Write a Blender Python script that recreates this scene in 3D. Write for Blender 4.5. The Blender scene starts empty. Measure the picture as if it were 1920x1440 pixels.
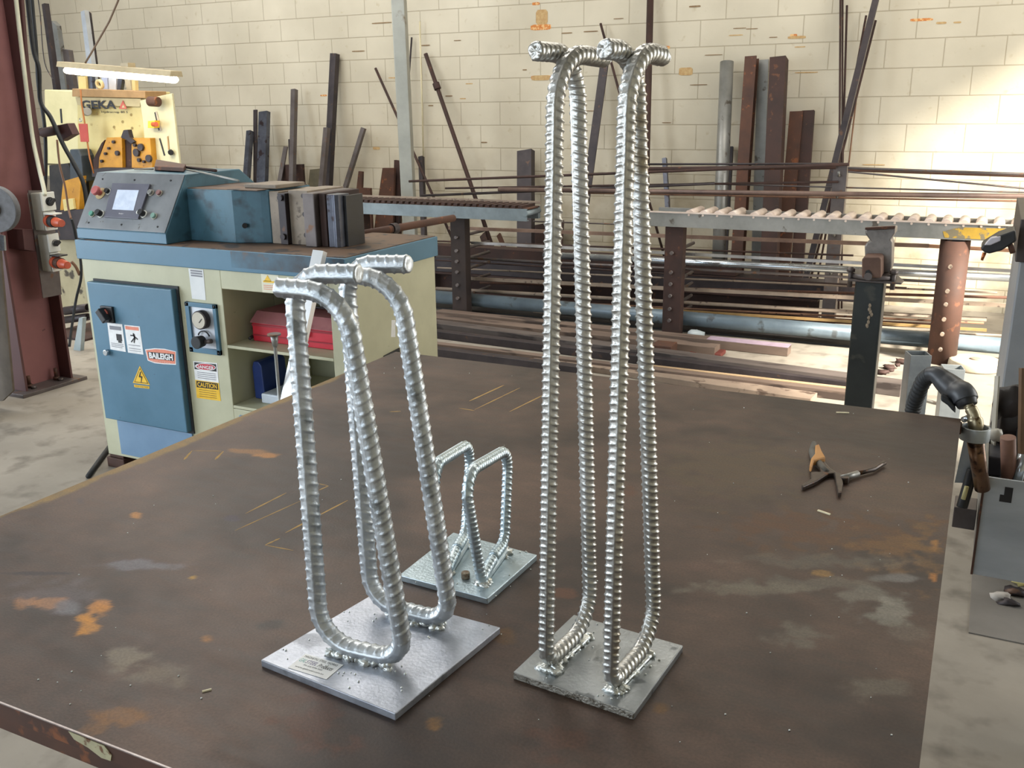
import bpy, bmesh, math, random
import numpy as np
from mathutils import Vector, Matrix, noise
random.seed(7)
S = bpy.context.scene
COL = S.collection
V = Vector
# ------------------------------------------------------------------ camera (solved from the vanishing points)
ZC = 1.53
F = 1774.04
PITCH, YAW, ROLL = 0.285175, 0.461847, 0.011742
cy, sy, cp, sp = math.cos(YAW), math.sin(YAW), math.cos(PITCH), math.sin(PITCH)
FWD = np.array([-sy*cp, cy*cp, -sp]); R0 = np.array([cy, sy, 0.0]); D0 = np.cross(FWD, R0)
RT = math.cos(ROLL)*R0 + math.sin(ROLL)*D0
DN = -math.sin(ROLL)*R0 + math.cos(ROLL)*D0
CAM = np.array([0, 0, ZC])
cd = bpy.data.cameras.new('camera'); cam = bpy.data.objects.new('camera', cd); COL.objects.link(cam)
cd.sensor_fit = 'HORIZONTAL'; cd.sensor_width = 36.0; cd.lens = F/1920*36.0; cd.clip_start = 0.02; cd.clip_end = 200
m = Matrix.Identity(4)
for i in range(3):
    m[i][0] = RT[i]; m[i][1] = -DN[i]; m[i][2] = -FWD[i]; m[i][3] = CAM[i]
cam.matrix_world = m
S.camera = cam
# ------------------------------------------------------------------ world, exposure
S.view_settings.view_transform = 'Standard'; S.view_settings.look = 'None'
S.view_settings.gamma = 1.0; S.view_settings.use_curve_mapping = False
S.view_settings.exposure = 0.0
S.cycles.use_denoising = True
S.cycles.max_bounces = 8
S.cycles.sample_clamp_indirect = 6.0
w = bpy.data.worlds.new('World'); S.world = w; w.use_nodes = True
bg = w.node_tree.nodes['Background']; bg.inputs[0].default_value = (0.72, 0.86, 1.0, 1); bg.inputs[1].default_value = 2.2
def sun(direction, energy, angle, color):
    l = bpy.data.lights.new('sun', 'SUN'); l.energy = energy; l.angle = angle; l.color = color
    o = bpy.data.objects.new('sun', l); COL.objects.link(o)
    o.rotation_euler = V(direction).to_track_quat('-Z', 'Y').to_euler(); return o
def area(name, loc, target, sx, sy_, energy, color):
    l = bpy.data.lights.new(name, 'AREA'); l.shape = 'RECTANGLE'; l.size = sx; l.size_y = sy_; l.energy = energy; l.color = color
    o = bpy.data.objects.new(name, l); COL.objects.link(o); o.location = loc
    o.rotation_euler = (V(target)-V(loc)).to_track_quat('-Z', 'Y').to_euler(); return o
sun((-0.78, 0.36, -0.56), 20.0, 0.09, (1.0, 0.93, 0.80))
# overhead fill added under the solid roof, the roller door left of and behind the camera, the unseen doorway on the right
area('overhead_fill_light', (-6.4, 5.6, 4.75), (-6.4, 5.6, 0), 4.5, 1.4, 150, (1.0, 0.98, 0.94))  # extra overhead lamp added to brighten the left end of the back wall
area('overhead_fill_light', (-4.5, 3.6, 4.75), (-4.5, 3.6, 0), 5.0, 1.2, 165, (1.0, 0.97, 0.90))
area('overhead_fill_light', (-0.5, 5.6, 4.75), (-0.5, 5.6, 0), 2.6, 1.2, 70, (1.0, 0.95, 0.86))
area('overhead_fill_light', (-1.0, -0.5, 4.75), (-1.0, 0.2, 0), 4.0, 1.2, 12, (1.0, 0.97, 0.92))
area('left_door_light', (-7.8, -0.8, 1.9), (-1.0, 1.6, 0.9), 4.0, 3.2, 380, (0.80, 0.90, 1.0))
area('front_door_light', (-2.5, -3.8, 2.0), (-2.0, 3.0, 0.8), 3.6, 2.8, 55, (0.86, 0.93, 1.0))
area('right_door_light', (3.3, 5.6, 1.7), (0.2, 6.2, 1.0), 3.4, 2.4, 200, (1.0, 0.96, 0.88))

# ------------------------------------------------------------------ photo geometry helpers
def ray(x, y): return RT*((x-960)/F) + DN*((y-720)/F) + FWD
def PZ(x, y, z): d = ray(x, y); return V(CAM + d*((z-ZC)/d[2]))
def PY(x, y, Y): d = ray(x, y); return V(CAM + d*(Y/d[1]))
def PX(x, y, X): d = ray(x, y); return V(CAM + d*(X/d[0]))
def pxw(p): return float(np.dot(np.array(p)-CAM, FWD))/F      # metres per pixel at a point
# ------------------------------------------------------------------ materials
def lin(c):
    if isinstance(c, str):
        c = [int(c[i:i+2], 16)/255 for i in (0, 2, 4)]
    return tuple((v/12.92 if v <= 0.04045 else ((v+0.055)/1.055)**2.4) for v in c) + (1.0,)
MATS = {}
def mat(name, c1, c2=None, rough=0.6, metal=0.0, scale=8.0, contrast=0.5, c3=None, s3=40.0, t3=0.66, bump=0.0, bscale=60.0, stretch=(1, 1, 1), emit=None, es=0, rvar=0.1, w3=0.06):
    if name in MATS: return MATS[name]
    m = bpy.data.materials.new(name); m.use_nodes = True; nt = m.node_tree; N = nt.nodes; L = nt.links
    b = N['Principled BSDF']; b.inputs['Roughness'].default_value = rough; b.inputs['Metallic'].default_value = metal
    b.inputs['Base Color'].default_value = lin(c1)
    g = N.new('ShaderNodeNewGeometry'); mp = N.new('ShaderNodeMapping'); mp.inputs['Scale'].default_value = stretch
    L.new(g.outputs['Position'], mp.inputs['Vector'])
    if c2:
        n = N.new('ShaderNodeTexNoise'); n.inputs['Scale'].default_value = scale; n.inputs['Detail'].default_value = 6; n.inputs['Roughness'].default_value = 0.62
        L.new(mp.outputs[0], n.inputs['Vector'])
        r = N.new('ShaderNodeValToRGB'); r.color_ramp.elements[0].position = 0.5-contrast*0.28; r.color_ramp.elements[1].position = 0.5+contrast*0.28
        r.color_ramp.elements[0].color = lin(c1); r.color_ramp.elements[1].color = lin(c2)
        L.new(n.outputs['Fac'], r.inputs['Fac']); out = r.outputs['Color']
        if c3:
            n3 = N.new('ShaderNodeTexNoise'); n3.inputs['Scale'].default_value = s3; n3.inputs['Detail'].default_value = 4
            L.new(mp.outputs[0], n3.inputs['Vector'])
            r3 = N.new('ShaderNodeValToRGB'); r3.color_ramp.elements[0].position = t3; r3.color_ramp.elements[1].position = min(1.0, t3+w3)
            L.new(n3.outputs['Fac'], r3.inputs['Fac'])
            mx = N.new('ShaderNodeMix'); mx.data_type = 'RGBA'; mx.inputs[7].default_value = lin(c3)
            L.new(r3.outputs['Color'], mx.inputs[0]); L.new(out, mx.inputs[6]); out = mx.outputs[2]
        L.new(out, b.inputs['Base Color'])
        mr = N.new('ShaderNodeMapRange'); mr.inputs[3].default_value = max(0.05, rough-rvar); mr.inputs[4].default_value = min(1, rough+rvar)
        L.new(n.outputs['Fac'], mr.inputs[0]); L.new(mr.outputs[0], b.inputs['Roughness'])
    if bump:
        nb = N.new('ShaderNodeTexNoise'); nb.inputs['Scale'].default_value = bscale; nb.inputs['Detail'].default_value = 3
        L.new(mp.outputs[0], nb.inputs['Vector'])
        bm_ = N.new('ShaderNodeBump'); bm_.inputs['Strength'].default_value = bump; bm_.inputs['Distance'].default_value = 0.002
        L.new(nb.outputs['Fac'], bm_.inputs['Height']); L.new(bm_.outputs[0], b.inputs['Normal'])
    if emit:
        b.inputs['Emission Color'].default_value = lin(emit); b.inputs['Emission Strength'].default_value = es
    MATS[name] = m; return m
galv = mat('galvanised', 'b4babf', 'd2d6d9', 0.42, 0.82, 30, 0.6, c3='9a9fa2', s3=26, t3=0.6, bump=0.3, bscale=190, rvar=0.1)
galv_blue = mat('galvanised_bright', 'b4c4cc', 'd2dee4', 0.38, 0.85, 30, 0.6, bump=0.3, bscale=160, rvar=0.08)
galv_warm = mat('galvanised_tall', 'b2b0aa', 'd6d6d4', 0.36, 0.85, 9, 0.8, c3='aca394', s3=14, t3=0.64, bump=0.4, bscale=170, rvar=0.09)
galv_plate = mat('galvanised_plate', '989ca6', 'bcc0ca', 0.42, 0.65, 22, 0.7, c3='868a92', s3=12, t3=0.62, bump=0.2, bscale=220, rvar=0.12)
plate_edge = mat('rough_cut_edge', '837e76', 'b0aca2', 0.55, 0.7, 90, 0.8, c3='5f584e', s3=120, t3=0.55, bump=1.0, bscale=300)
weld = mat('zinc_weld', 'c6cac8', 'e6e8e4', 0.33, 0.8, 60, 0.7, bump=0.8, bscale=200)
steel_dark = mat('dark_steel', '2b2629', '453d3e', 0.5, 0.35, 7, 0.7, c3='5c4436', s3=18, t3=0.64)
steel_mid = mat('mill_steel', '544c4a', '6e6664', 0.45, 0.45, 7, 0.7, c3='6e5240', s3=16, t3=0.62)
steel_blue = mat('blue_scale_steel', '43454f', '686b76', 0.35, 0.6, 10, 0.9, c3='3a2e30', s3=14, t3=0.6)
steel_grey = mat('grey_steel', '767672', '999894', 0.42, 0.5, 5, 0.8, c3='5d564e', s3=14, t3=0.64)
rust = mat('rusty_steel', '3f2a22', '5e3d2d', 0.72, 0.15, 6, 0.8, c3='7c4a2c', s3=22, t3=0.62)
rust_dark = mat('dark_rusty_steel', '2d1f1b', '47302a', 0.72, 0.15, 6, 0.8, c3='5f3d2a', s3=22, t3=0.64)
rust_light = mat('light_rusty_steel', '6a4a38', '8d6a52', 0.7, 0.15, 9, 0.8, c3='4b342a', s3=22, t3=0.62)
shiny = mat('bright_pipe', 'a9b0b8', 'ced4d8', 0.25, 0.9, 5, 0.6)
dusty = mat('dusty_steel', '7a6c60', 'a08f7e', 0.7, 0.1, 9, 0.8, c3='54463e', s3=20, t3=0.62)
bluegrey = mat('blue_grey_paint', '5c666c', '7f8b90', 0.45, 0.2, 6, 0.8, c3='4c4a48', s3=14, t3=0.66)
blue = mat('blue_paint', '466e84', '527a92', 0.42, 0.0, 4, 0.6, c3='3b566a', s3=30, t3=0.70)
blue_dirty = mat('worn_blue_paint', '2c4d5c', '4a7486', 0.45, 0.05, 5, 1.1, c3='26363e', s3=14, t3=0.52, w3=0.2)
blue_light = mat('light_blue_panel', '6d8aa6', '7a97b2', 0.45, 0.0, 4, 0.6, c3='56708a', s3=30, t3=0.72)
creamgreen = mat('pale_green_paint', 'b2b094', 'c0bea2', 0.5, 0.0, 5, 0.6, c3='8b8d70', s3=28, t3=0.705)
cream = mat('cream_machine_paint', 'cbb97a', 'd8c88c', 0.5, 0.0, 5, 0.6, c3='b49b60', s3=16, t3=0.66)
panel_grey = mat('brushed_panel', '76787b', '8c8e90', 0.45, 0.5, 6, 0.6, c3='605c58', s3=30, t3=0.68)
black = mat('black_plastic', '18181a', '242426', 0.45, 0, 20)
black_soft = mat('black_rubber', '202224', '2e3032', 0.65, 0, 20)
white_pl = mat('white_plastic', 'd8d8d0', 'e2e2da', 0.45, 0, 12)
grey_pl = mat('grey_plastic', '9b978c', 'aaa699', 0.5, 0, 12)
white_st = mat('sticker_white', 'dedede', 'ececec', 0.5, 0, 40)
yellow_st = mat('sticker_yellow', 'e6b420', 'efc236', 0.5, 0, 40)
red_st = mat('sticker_red', 'b8283a', 'c83446', 0.5, 0, 40)
coral = mat('sticker_coral', 'd97c62', 'e28a70', 0.5, 0, 40)
ink = mat('ink_black', '1c1a1c', None, 0.5)
ink_grey = mat('ink_grey', '7d7d84', None, 0.5)
ink_teal = mat('ink_teal', '7fb8b4', None, 0.5)
ink_purple = mat('ink_purple', '6a5c8c', None, 0.5)
redbox = mat('red_enamel', 'b81d30', 'c92a3c', 0.4, 0, 10, c3='8a2030', s3=30, t3=0.66)
reddust = mat('dusty_red_lid', '8f5558', 'a46a6a', 0.7, 0, 10)
orange = mat('orange_plastic', 'b0482a', 'c25838', 0.45, 0, 20)
yellow = mat('yellow_machine_paint', 'ab761c', 'c48c26', 0.45, 0.05, 9, c3='8a5c1c', s3=30, t3=0.64)
tan = mat('tan_wood', '9c7a50', 'b08c60', 0.7, 0, 12)
tan_metal = mat('dusty_tan_metal', '73675a', '8a7d6d', 0.55, 0.2, 12, c3='5e5246', s3=24, t3=0.62)
column_red = mat('red_oxide_paint', '7a4c4b', '8a5a58', 0.6, 0.0, 3, 0.6, c3='5a3634', s3=24, t3=0.72)
column_dark = mat('dark_oxide_paint', '4a2c2a', '5a3836', 0.6, 0.0, 3, 0.6)
wood = mat('timber', '8d7458', 'ac9272', 0.7, 0, 14, stretch=(0.2, 1, 1))
screen = mat('display_screen', 'aeb9cc', 'c4cddc', 0.2, 0, 30, emit='b8c4d8', es=0.25)
tube_mat = mat('fluorescent_tube', 'fff6e0', None, 0.4, emit='fff0d0', es=14)
chalk = mat('ochre_paint_line', '9a7c46', 'b08e54', 0.8, 0, 60)
orange_mark = mat('orange_wall_paint', 'b8672e', 'cf8a4a', 0.8, 0, 40, c3='d9b07a', s3=50, t3=0.5)
tan_mark = mat('rust_wall_stain', 'ae8b5c', 'bfa374', 0.8, 0, 40)
brown_mark = mat('brown_scuff', '7a6044', '8d7454', 0.8, 0, 40)
pink_film = mat('pink_film', '9a8796', 'ac98a8', 0.5, 0, 20)
lamp_body = mat('lamp_housing', 'a89878', 'b8a888', 0.5)
copper = mat('copper_tip', '9c5a34', 'b06c42', 0.4, 0.7, 30)
brass = mat('worn_brass', '8a8068', 'a89c80', 0.35, 0.8, 40, c3='5c4a34', s3=60, t3=0.6)

# ------------------------------------------------------------------ mesh builder
class MB:
    def __init__(s): s.v = []; s.f = []; s.mi = []; s.smooth = []
    def add(s, verts, faces, mi=0, smooth=False):
        o = len(s.v); s.v += [V(p) for p in verts]
        for f in faces: s.f.append([i+o for i in f]); s.mi.append(mi); s.smooth.append(smooth)
        return s
    def box(s, a, b, mi=0, rot=None, piv=None):
        x0, y0, z0 = a; x1, y1, z1 = b
        vs = [V((x, y, z)) for z in (z0, z1) for y in (y0, y1) for x in (x0, x1)]
        if rot is not None:
            c = V(piv) if piv is not None else (V(a)+V(b))/2
            vs = [rot @ (p-c) + c for p in vs]
        return s.add(vs, [(0, 2, 3, 1), (4, 5, 7, 6), (0, 1, 5, 4), (2, 6, 7, 3), (0, 4, 6, 2), (1, 3, 7, 5)], mi)
    def prism(s, pts, ext, mi=0):
        n = len(pts); p2 = [V(p)+V(ext) for p in pts]
        fs = [list(range(n)), list(range(2*n-1, n-1, -1))] + [[(i+1) % n, i, i+n, (i+1) % n+n] for i in range(n)]
        return s.add([V(p) for p in pts]+p2, fs, mi)
    def sweep(s, p0, p1, prof, up=(0, 0, 1), mi=0, hollow=None, smooth=False):
        p0 = V(p0); p1 = V(p1); t = (p1-p0).normalized(); u = V(up)
        a = u.cross(t)
        if a.length < 1e-3: a = V((1, 0, 0)).cross(t)
        a.normalize(); b = t.cross(a).normalized()
        n = len(prof)
        ring = lambda c, pr: [c + a*x + b*y for x, y in pr]
        if hollow:
            vs = ring(p0, prof)+ring(p1, prof)+ring(p0, hollow)+ring(p1, hollow)
            fs = []
            for i in range(n):
                j = (i+1) % n
                fs += [[i, j, j+n, i+n], [j+2*n, i+2*n, i+3*n, j+3*n], [i, i+2*n, j+2*n, j], [i+n, j+n, j+3*n, i+3*n]]
            return s.add(vs, fs, mi, smooth)
        vs = ring(p0, prof)+ring(p1, prof)
        s.add(vs, [[i, (i+1) % n, (i+1) % n+n, i+n] for i in range(n)], mi, smooth)
        o = len(s.v)-2*n
        s.f += [[o+i for i in reversed(range(n))], [o+n+i for i in range(n)]]; s.mi += [mi, mi]; s.smooth += [False, False]
        return s
    def cyl(s, p0, p1, r, seg=16, r2=None, mi=0):
        p0 = V(p0); p1 = V(p1); t = (p1-p0).normalized(); a = t.orthogonal().normalized(); b = t.cross(a)
        r2 = r if r2 is None else r2
        vs = [p0+(a*math.cos(2*math.pi*i/seg)+b*math.sin(2*math.pi*i/seg))*r for i in range(seg)] + \
             [p1+(a*math.cos(2*math.pi*i/seg)+b*math.sin(2*math.pi*i/seg))*r2 for i in range(seg)]
        s.add(vs, [[i, (i+1) % seg, (i+1) % seg+seg, i+seg] for i in range(seg)], mi, True)
        o = len(s.v)-2*seg
        s.f += [[o+i for i in reversed(range(seg))], [o+seg+i for i in range(seg)]]; s.mi += [mi, mi]; s.smooth += [False, False]
        return s
    def pipe(s, p0, p1, r, t, seg=20, mi=0):
        c = [(math.cos(2*math.pi*i/seg), math.sin(2*math.pi*i/seg)) for i in range(seg)]
        return s.sweep(p0, p1, [(x*r, y*r) for x, y in c], mi=mi, hollow=[(x*(r-t), y*(r-t)) for x, y in c], smooth=True)
    def ring(s, c, axis, r0, r1, h, seg=32, mi=0):
        c = V(c); ax = V(axis).normalized(); return s.pipe(c-ax*h/2, c+ax*h/2, r1, r1-r0, seg, mi)
    def tube(s, pts, r, seg=10, mi=0, taper=None, ribs=0):
        pts = [V(p) for p in pts]; n = len(pts); prev = None; base = len(s.v); rings = []
        for i, p in enumerate(pts):
            t = (pts[min(i+1, n-1)]-pts[max(i-1, 0)]).normalized()
            if prev is None: a = t.orthogonal().normalized()
            else: a = (prev - t*prev.dot(t)).normalized()
            prev = a; b = t.cross(a)
            rr = r if taper is None else r*(taper[i] if hasattr(taper, '__len__') else 1)
            if ribs: rr *= 1+ribs*(1 if i % 4 < 2 else 0)
            rings.append([p+(a*math.cos(2*math.pi*k/seg)+b*math.sin(2*math.pi*k/seg))*rr for k in range(seg)])
        vs = [q for rg in rings for q in rg]; fs = []
        for i in range(n-1):
            for k in range(seg):
                fs.append([i*seg+k, i*seg+(k+1) % seg, (i+1)*seg+(k+1) % seg, (i+1)*seg+k])
        fs += [list(range(seg))[::-1], [(n-1)*seg+k for k in range(seg)]]
        return s.add(vs, fs, mi, True)
    def ball(s, c, r, seg=12, sc=(1, 1, 1), mi=0, jit=0.0):
        vs = []; rings = seg//2
        for i in range(1, rings):
            ph = math.pi*i/rings
            for k in range(seg):
                th = 2*math.pi*k/seg; q = V((math.sin(ph)*math.cos(th), math.sin(ph)*math.sin(th), math.cos(ph)))
                if jit: q *= 1+jit*noise.noise(q*2.3+V(c)*50)
                vs.append(V(c)+V((q.x*sc[0], q.y*sc[1], q.z*sc[2]))*r)
        vs += [V(c)+V((0, 0, r*sc[2])), V(c)-V((0, 0, r*sc[2]))]; T = len(vs)-2; fs = []
        for i in range(rings-2):
            for k in range(seg): fs.append([i*seg+k, (i+1)*seg+k, (i+1)*seg+(k+1) % seg, i*seg+(k+1) % seg])
        for k in range(seg):
            fs.append([T, k, (k+1) % seg]); b = (rings-2)*seg; fs.append([T+1, b+(k+1) % seg, b+k])
        return s.add(vs, fs, mi, True)
    def build(s, name, mats, parent=None, bevel=0.0, origin=None, bseg=2):
        mats = mats if isinstance(mats, (list, tuple)) else [mats]
        if parent is not None: org = V(parent['_o'])
        elif origin is not None: org = V(origin)
        else:
            xs = [p.x for p in s.v]; ys = [p.y for p in s.v]; zs = [p.z for p in s.v]
            org = V(((min(xs)+max(xs))/2, (min(ys)+max(ys))/2, min(zs)))
        me = bpy.data.meshes.new(name); me.from_pydata([p-org for p in s.v], [], s.f); me.update()
        for m_ in mats: me.materials.append(m_)
        me.polygons.foreach_set('material_index', s.mi); me.polygons.foreach_set('use_smooth', s.smooth)
        bm = bmesh.new(); bm.from_mesh(me); bmesh.ops.recalc_face_normals(bm, faces=bm.faces); bm.to_mesh(me); bm.free()
        o = bpy.data.objects.new(name, me); COL.objects.link(o)
        if parent is None: o.location = org
        else: o.parent = parent
        o['_o'] = tuple(org)
        if bevel:
            b = o.modifiers.new('bevel', 'BEVEL'); b.width = bevel; b.segments = bseg; b.limit_method = 'ANGLE'; b.angle_limit = math.radians(40)
        return o
def tag(o, label=None, cat=None, group=None, kind=None):
    if label: o['label'] = label
    if cat: o['category'] = cat
    if group: o['group'] = group
    if kind: o['kind'] = kind
    return o
def thing(name, loc, label, cat, group=None):
    o = bpy.data.objects.new(name, None); COL.objects.link(o); o.location = loc; o['_o'] = tuple(loc); o.empty_display_size = 0.05
    return tag(o, label, cat, group)
def PYs(pts, Y): return [PY(x, y, Y) for x, y in pts]
def poly_y(name, pts, Y, depth, m, parent=None, bevel=0.0):
    return MB().prism(PYs(pts, Y), (0, depth, 0)).build(name, m, parent, bevel)
def text(body, name, o, right, up, width, height, m, parent, bold=0.0, depth=0.0004, shear=0.0):
    cu = bpy.data.curves.new(name, 'FONT'); cu.body = body; cu.extrude = 0.0; cu.offset = bold; cu.shear = shear; cu.resolution_u = 3
    t = bpy.data.objects.new(name, cu); COL.objects.link(t)
    me = bpy.data.meshes.new_from_object(t.evaluated_get(bpy.context.evaluated_depsgraph_get()))
    bpy.data.objects.remove(t); bpy.data.curves.remove(cu)
    vs = [v.co.copy() for v in me.vertices]; fs = [list(p.vertices) for p in me.polygons]; bpy.data.meshes.remove(me)
    x0 = min(v.x for v in vs); x1 = max(v.x for v in vs); y0 = min(v.y for v in vs); y1 = max(v.y for v in vs)
    right = V(right).normalized(); up = V(up).normalized(); nrm = right.cross(up)
    mb = MB(); mb.add([V(o)+right*((v.x-x0)/(x1-x0)*width)+up*((v.y-y0)/(y1-y0)*height)+nrm*depth for v in vs], fs)
    me_o = mb.build(name, m, parent)
    return me_o
def fillet(pts, radii, step):
    pts = [V(p) for p in pts]; out = [pts[0]]
    for i in range(1, len(pts)-1):
        p, a, b = pts[i], pts[i-1], pts[i+1]; r = radii[i-1]
        d1 = (a-p).normalized(); d2 = (b-p).normalized(); ang = d1.angle(d2)
        t = min(r/math.tan(ang/2), (a-p).length*0.49 if i > 1 else (a-p).length*0.95, (b-p).length*0.49 if i < len(pts)-2 else (b-p).length*0.95)
        r = t*math.tan(ang/2); c = p+(d1+d2).normalized()*(r/math.sin(ang/2))
        s0 = p+d1*t; s1 = p+d2*t; v0 = s0-c; v1 = s1-c; tot = v0.angle(v1); ax = v0.cross(v1).normalized()
        for k in range(13): out.append(c+Matrix.Rotation(tot*k/12, 3, ax) @ v0)
    out.append(pts[-1])
    L = [0]
    for i in range(1, len(out)): L.append(L[-1]+(out[i]-out[i-1]).length)
    n = max(2, int(L[-1]/step)); res = []; j = 0
    for i in range(n+1):
        s = L[-1]*i/n
        while j < len(L)-2 and L[j+1] < s: j += 1
        t = (s-L[j])/max(1e-9, L[j+1]-L[j]); res.append(out[j].lerp(out[j+1], min(1, max(0, t))))
    return res, L[-1]
def rebar(name, pts, radii, r, spacing, nrm, m, parent, h=0.10, seg=32, slant=0.9, step=None, twist=0.0, closed=False, roughend=False, rw=0.24):
    step = step or spacing/8; path, L = fillet(pts, radii, step); n = len(path); nrm = V(nrm).normalized(); vs = []; fs = []
    for i, p in enumerate(path):
        t = (path[min(i+1, n-1)]-path[max(i-1, 0)]).normalized()
        nn = (nrm - t*nrm.dot(t)).normalized(); b = t.cross(nn); s = L*i/(n-1)
        for k in range(seg):
            th = 2*math.pi*k/seg; tw = th
            lg = max(math.exp(-((((tw+math.pi) % (2*math.pi))-math.pi)/0.17)**2), math.exp(-(((tw % (2*math.pi))-math.pi)/0.17)**2))
            half = 1 if (tw % (2*math.pi)) < math.pi else -1
            la = (tw % math.pi)-math.pi/2
            ph = (s+half*slant*la*r+(0.5*spacing if half > 0 else 0))/spacing; fr = abs((ph % 1.0)-0.5)*2
            tr = math.exp(-((1-fr)/rw)**2)*max(0.0, min(1.0, (1.36-abs(la))/0.22))
            rr = r*(0.94+h*max(lg*1.1, tr)) + r*0.012*noise.noise(p*90+V((k, 0, 0)))
            a = th+twist; vs.append(p+(b*math.cos(a)+nn*math.sin(a))*rr)
    for i in range(n-1):
        for k in range(seg): fs.append([i*seg+k, (i+1)*seg+k, (i+1)*seg+(k+1) % seg, i*seg+(k+1) % seg])
    mb = MB()
    if closed:
        for k in range(seg): fs.append([(n-1)*seg+k, k, (k+1) % seg, (n-1)*seg+(k+1) % seg])
        mb.add(vs, fs, 0, True)
    else:
        for e, sg in ((0, -1), (n-1, 1)):
            t = (path[1]-path[0]).normalized()*-1 if e == 0 else (path[-1]-path[-2]).normalized()
            inner = []
            for q, fac in enumerate((0.82, 0.45)):
                o_ = len(vs)
                for k in range(seg):
                    base = vs[e*seg+k]; c = path[e]; q_ = c+(base-c)*fac+t*(r*0.12 if q == 0 else r*0.05)
                    if roughend: q_ += t*(r*0.35*noise.noise(q_*300))
                    vs.append(q_)
                inner.append(o_)
            cc = len(vs); vs.append(path[e]+t*r*0.05)
            prevs = [e*seg]+inner
            for a_, b_ in zip(prevs[:-1], prevs[1:]):
                for k in range(seg): fs.append([a_+k, a_+(k+1) % seg, b_+(k+1) % seg, b_+k])
            for k in range(seg): fs.append([prevs[-1]+k, prevs[-1]+(k+1) % seg, cc])
        mb.add(vs, fs, 0, True)
    return mb.build(name, m, parent)
def bead(name, p0, p1, wdt, hgt, m, parent, seed=0, n=26):
    mb = MB(); p0 = V(p0); p1 = V(p1); rnd = random.Random(seed)
    d = (p1-p0); side = V((-d.y, d.x, 0)).normalized()
    n = int(n*1.7)
    for i in range(n):
        t = i/(n-1); c = p0+d*t+side*rnd.uniform(-wdt, wdt)*0.8
        r = wdt*rnd.uniform(0.30, 0.60); mb.ball(c+V((0, 0, hgt*rnd.uniform(-0.1, 0.3))), r, 8, (rnd.uniform(1, 1.7), rnd.uniform(.9, 1.3), hgt/wdt*rnd.uniform(0.7, 1.2)), jit=0.7)
    return mb.build(name, m, parent)
def droplets(parent, pts, r, m):
    mb = MB(); rnd = random.Random(len(pts))
    for p in pts: mb.ball(V(p)+V((0, 0, r*0.4)), r*rnd.uniform(0.55, 1.2), 6)
    return tag(mb.build('zinc_droplets', m, parent), kind='stuff')
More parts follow.
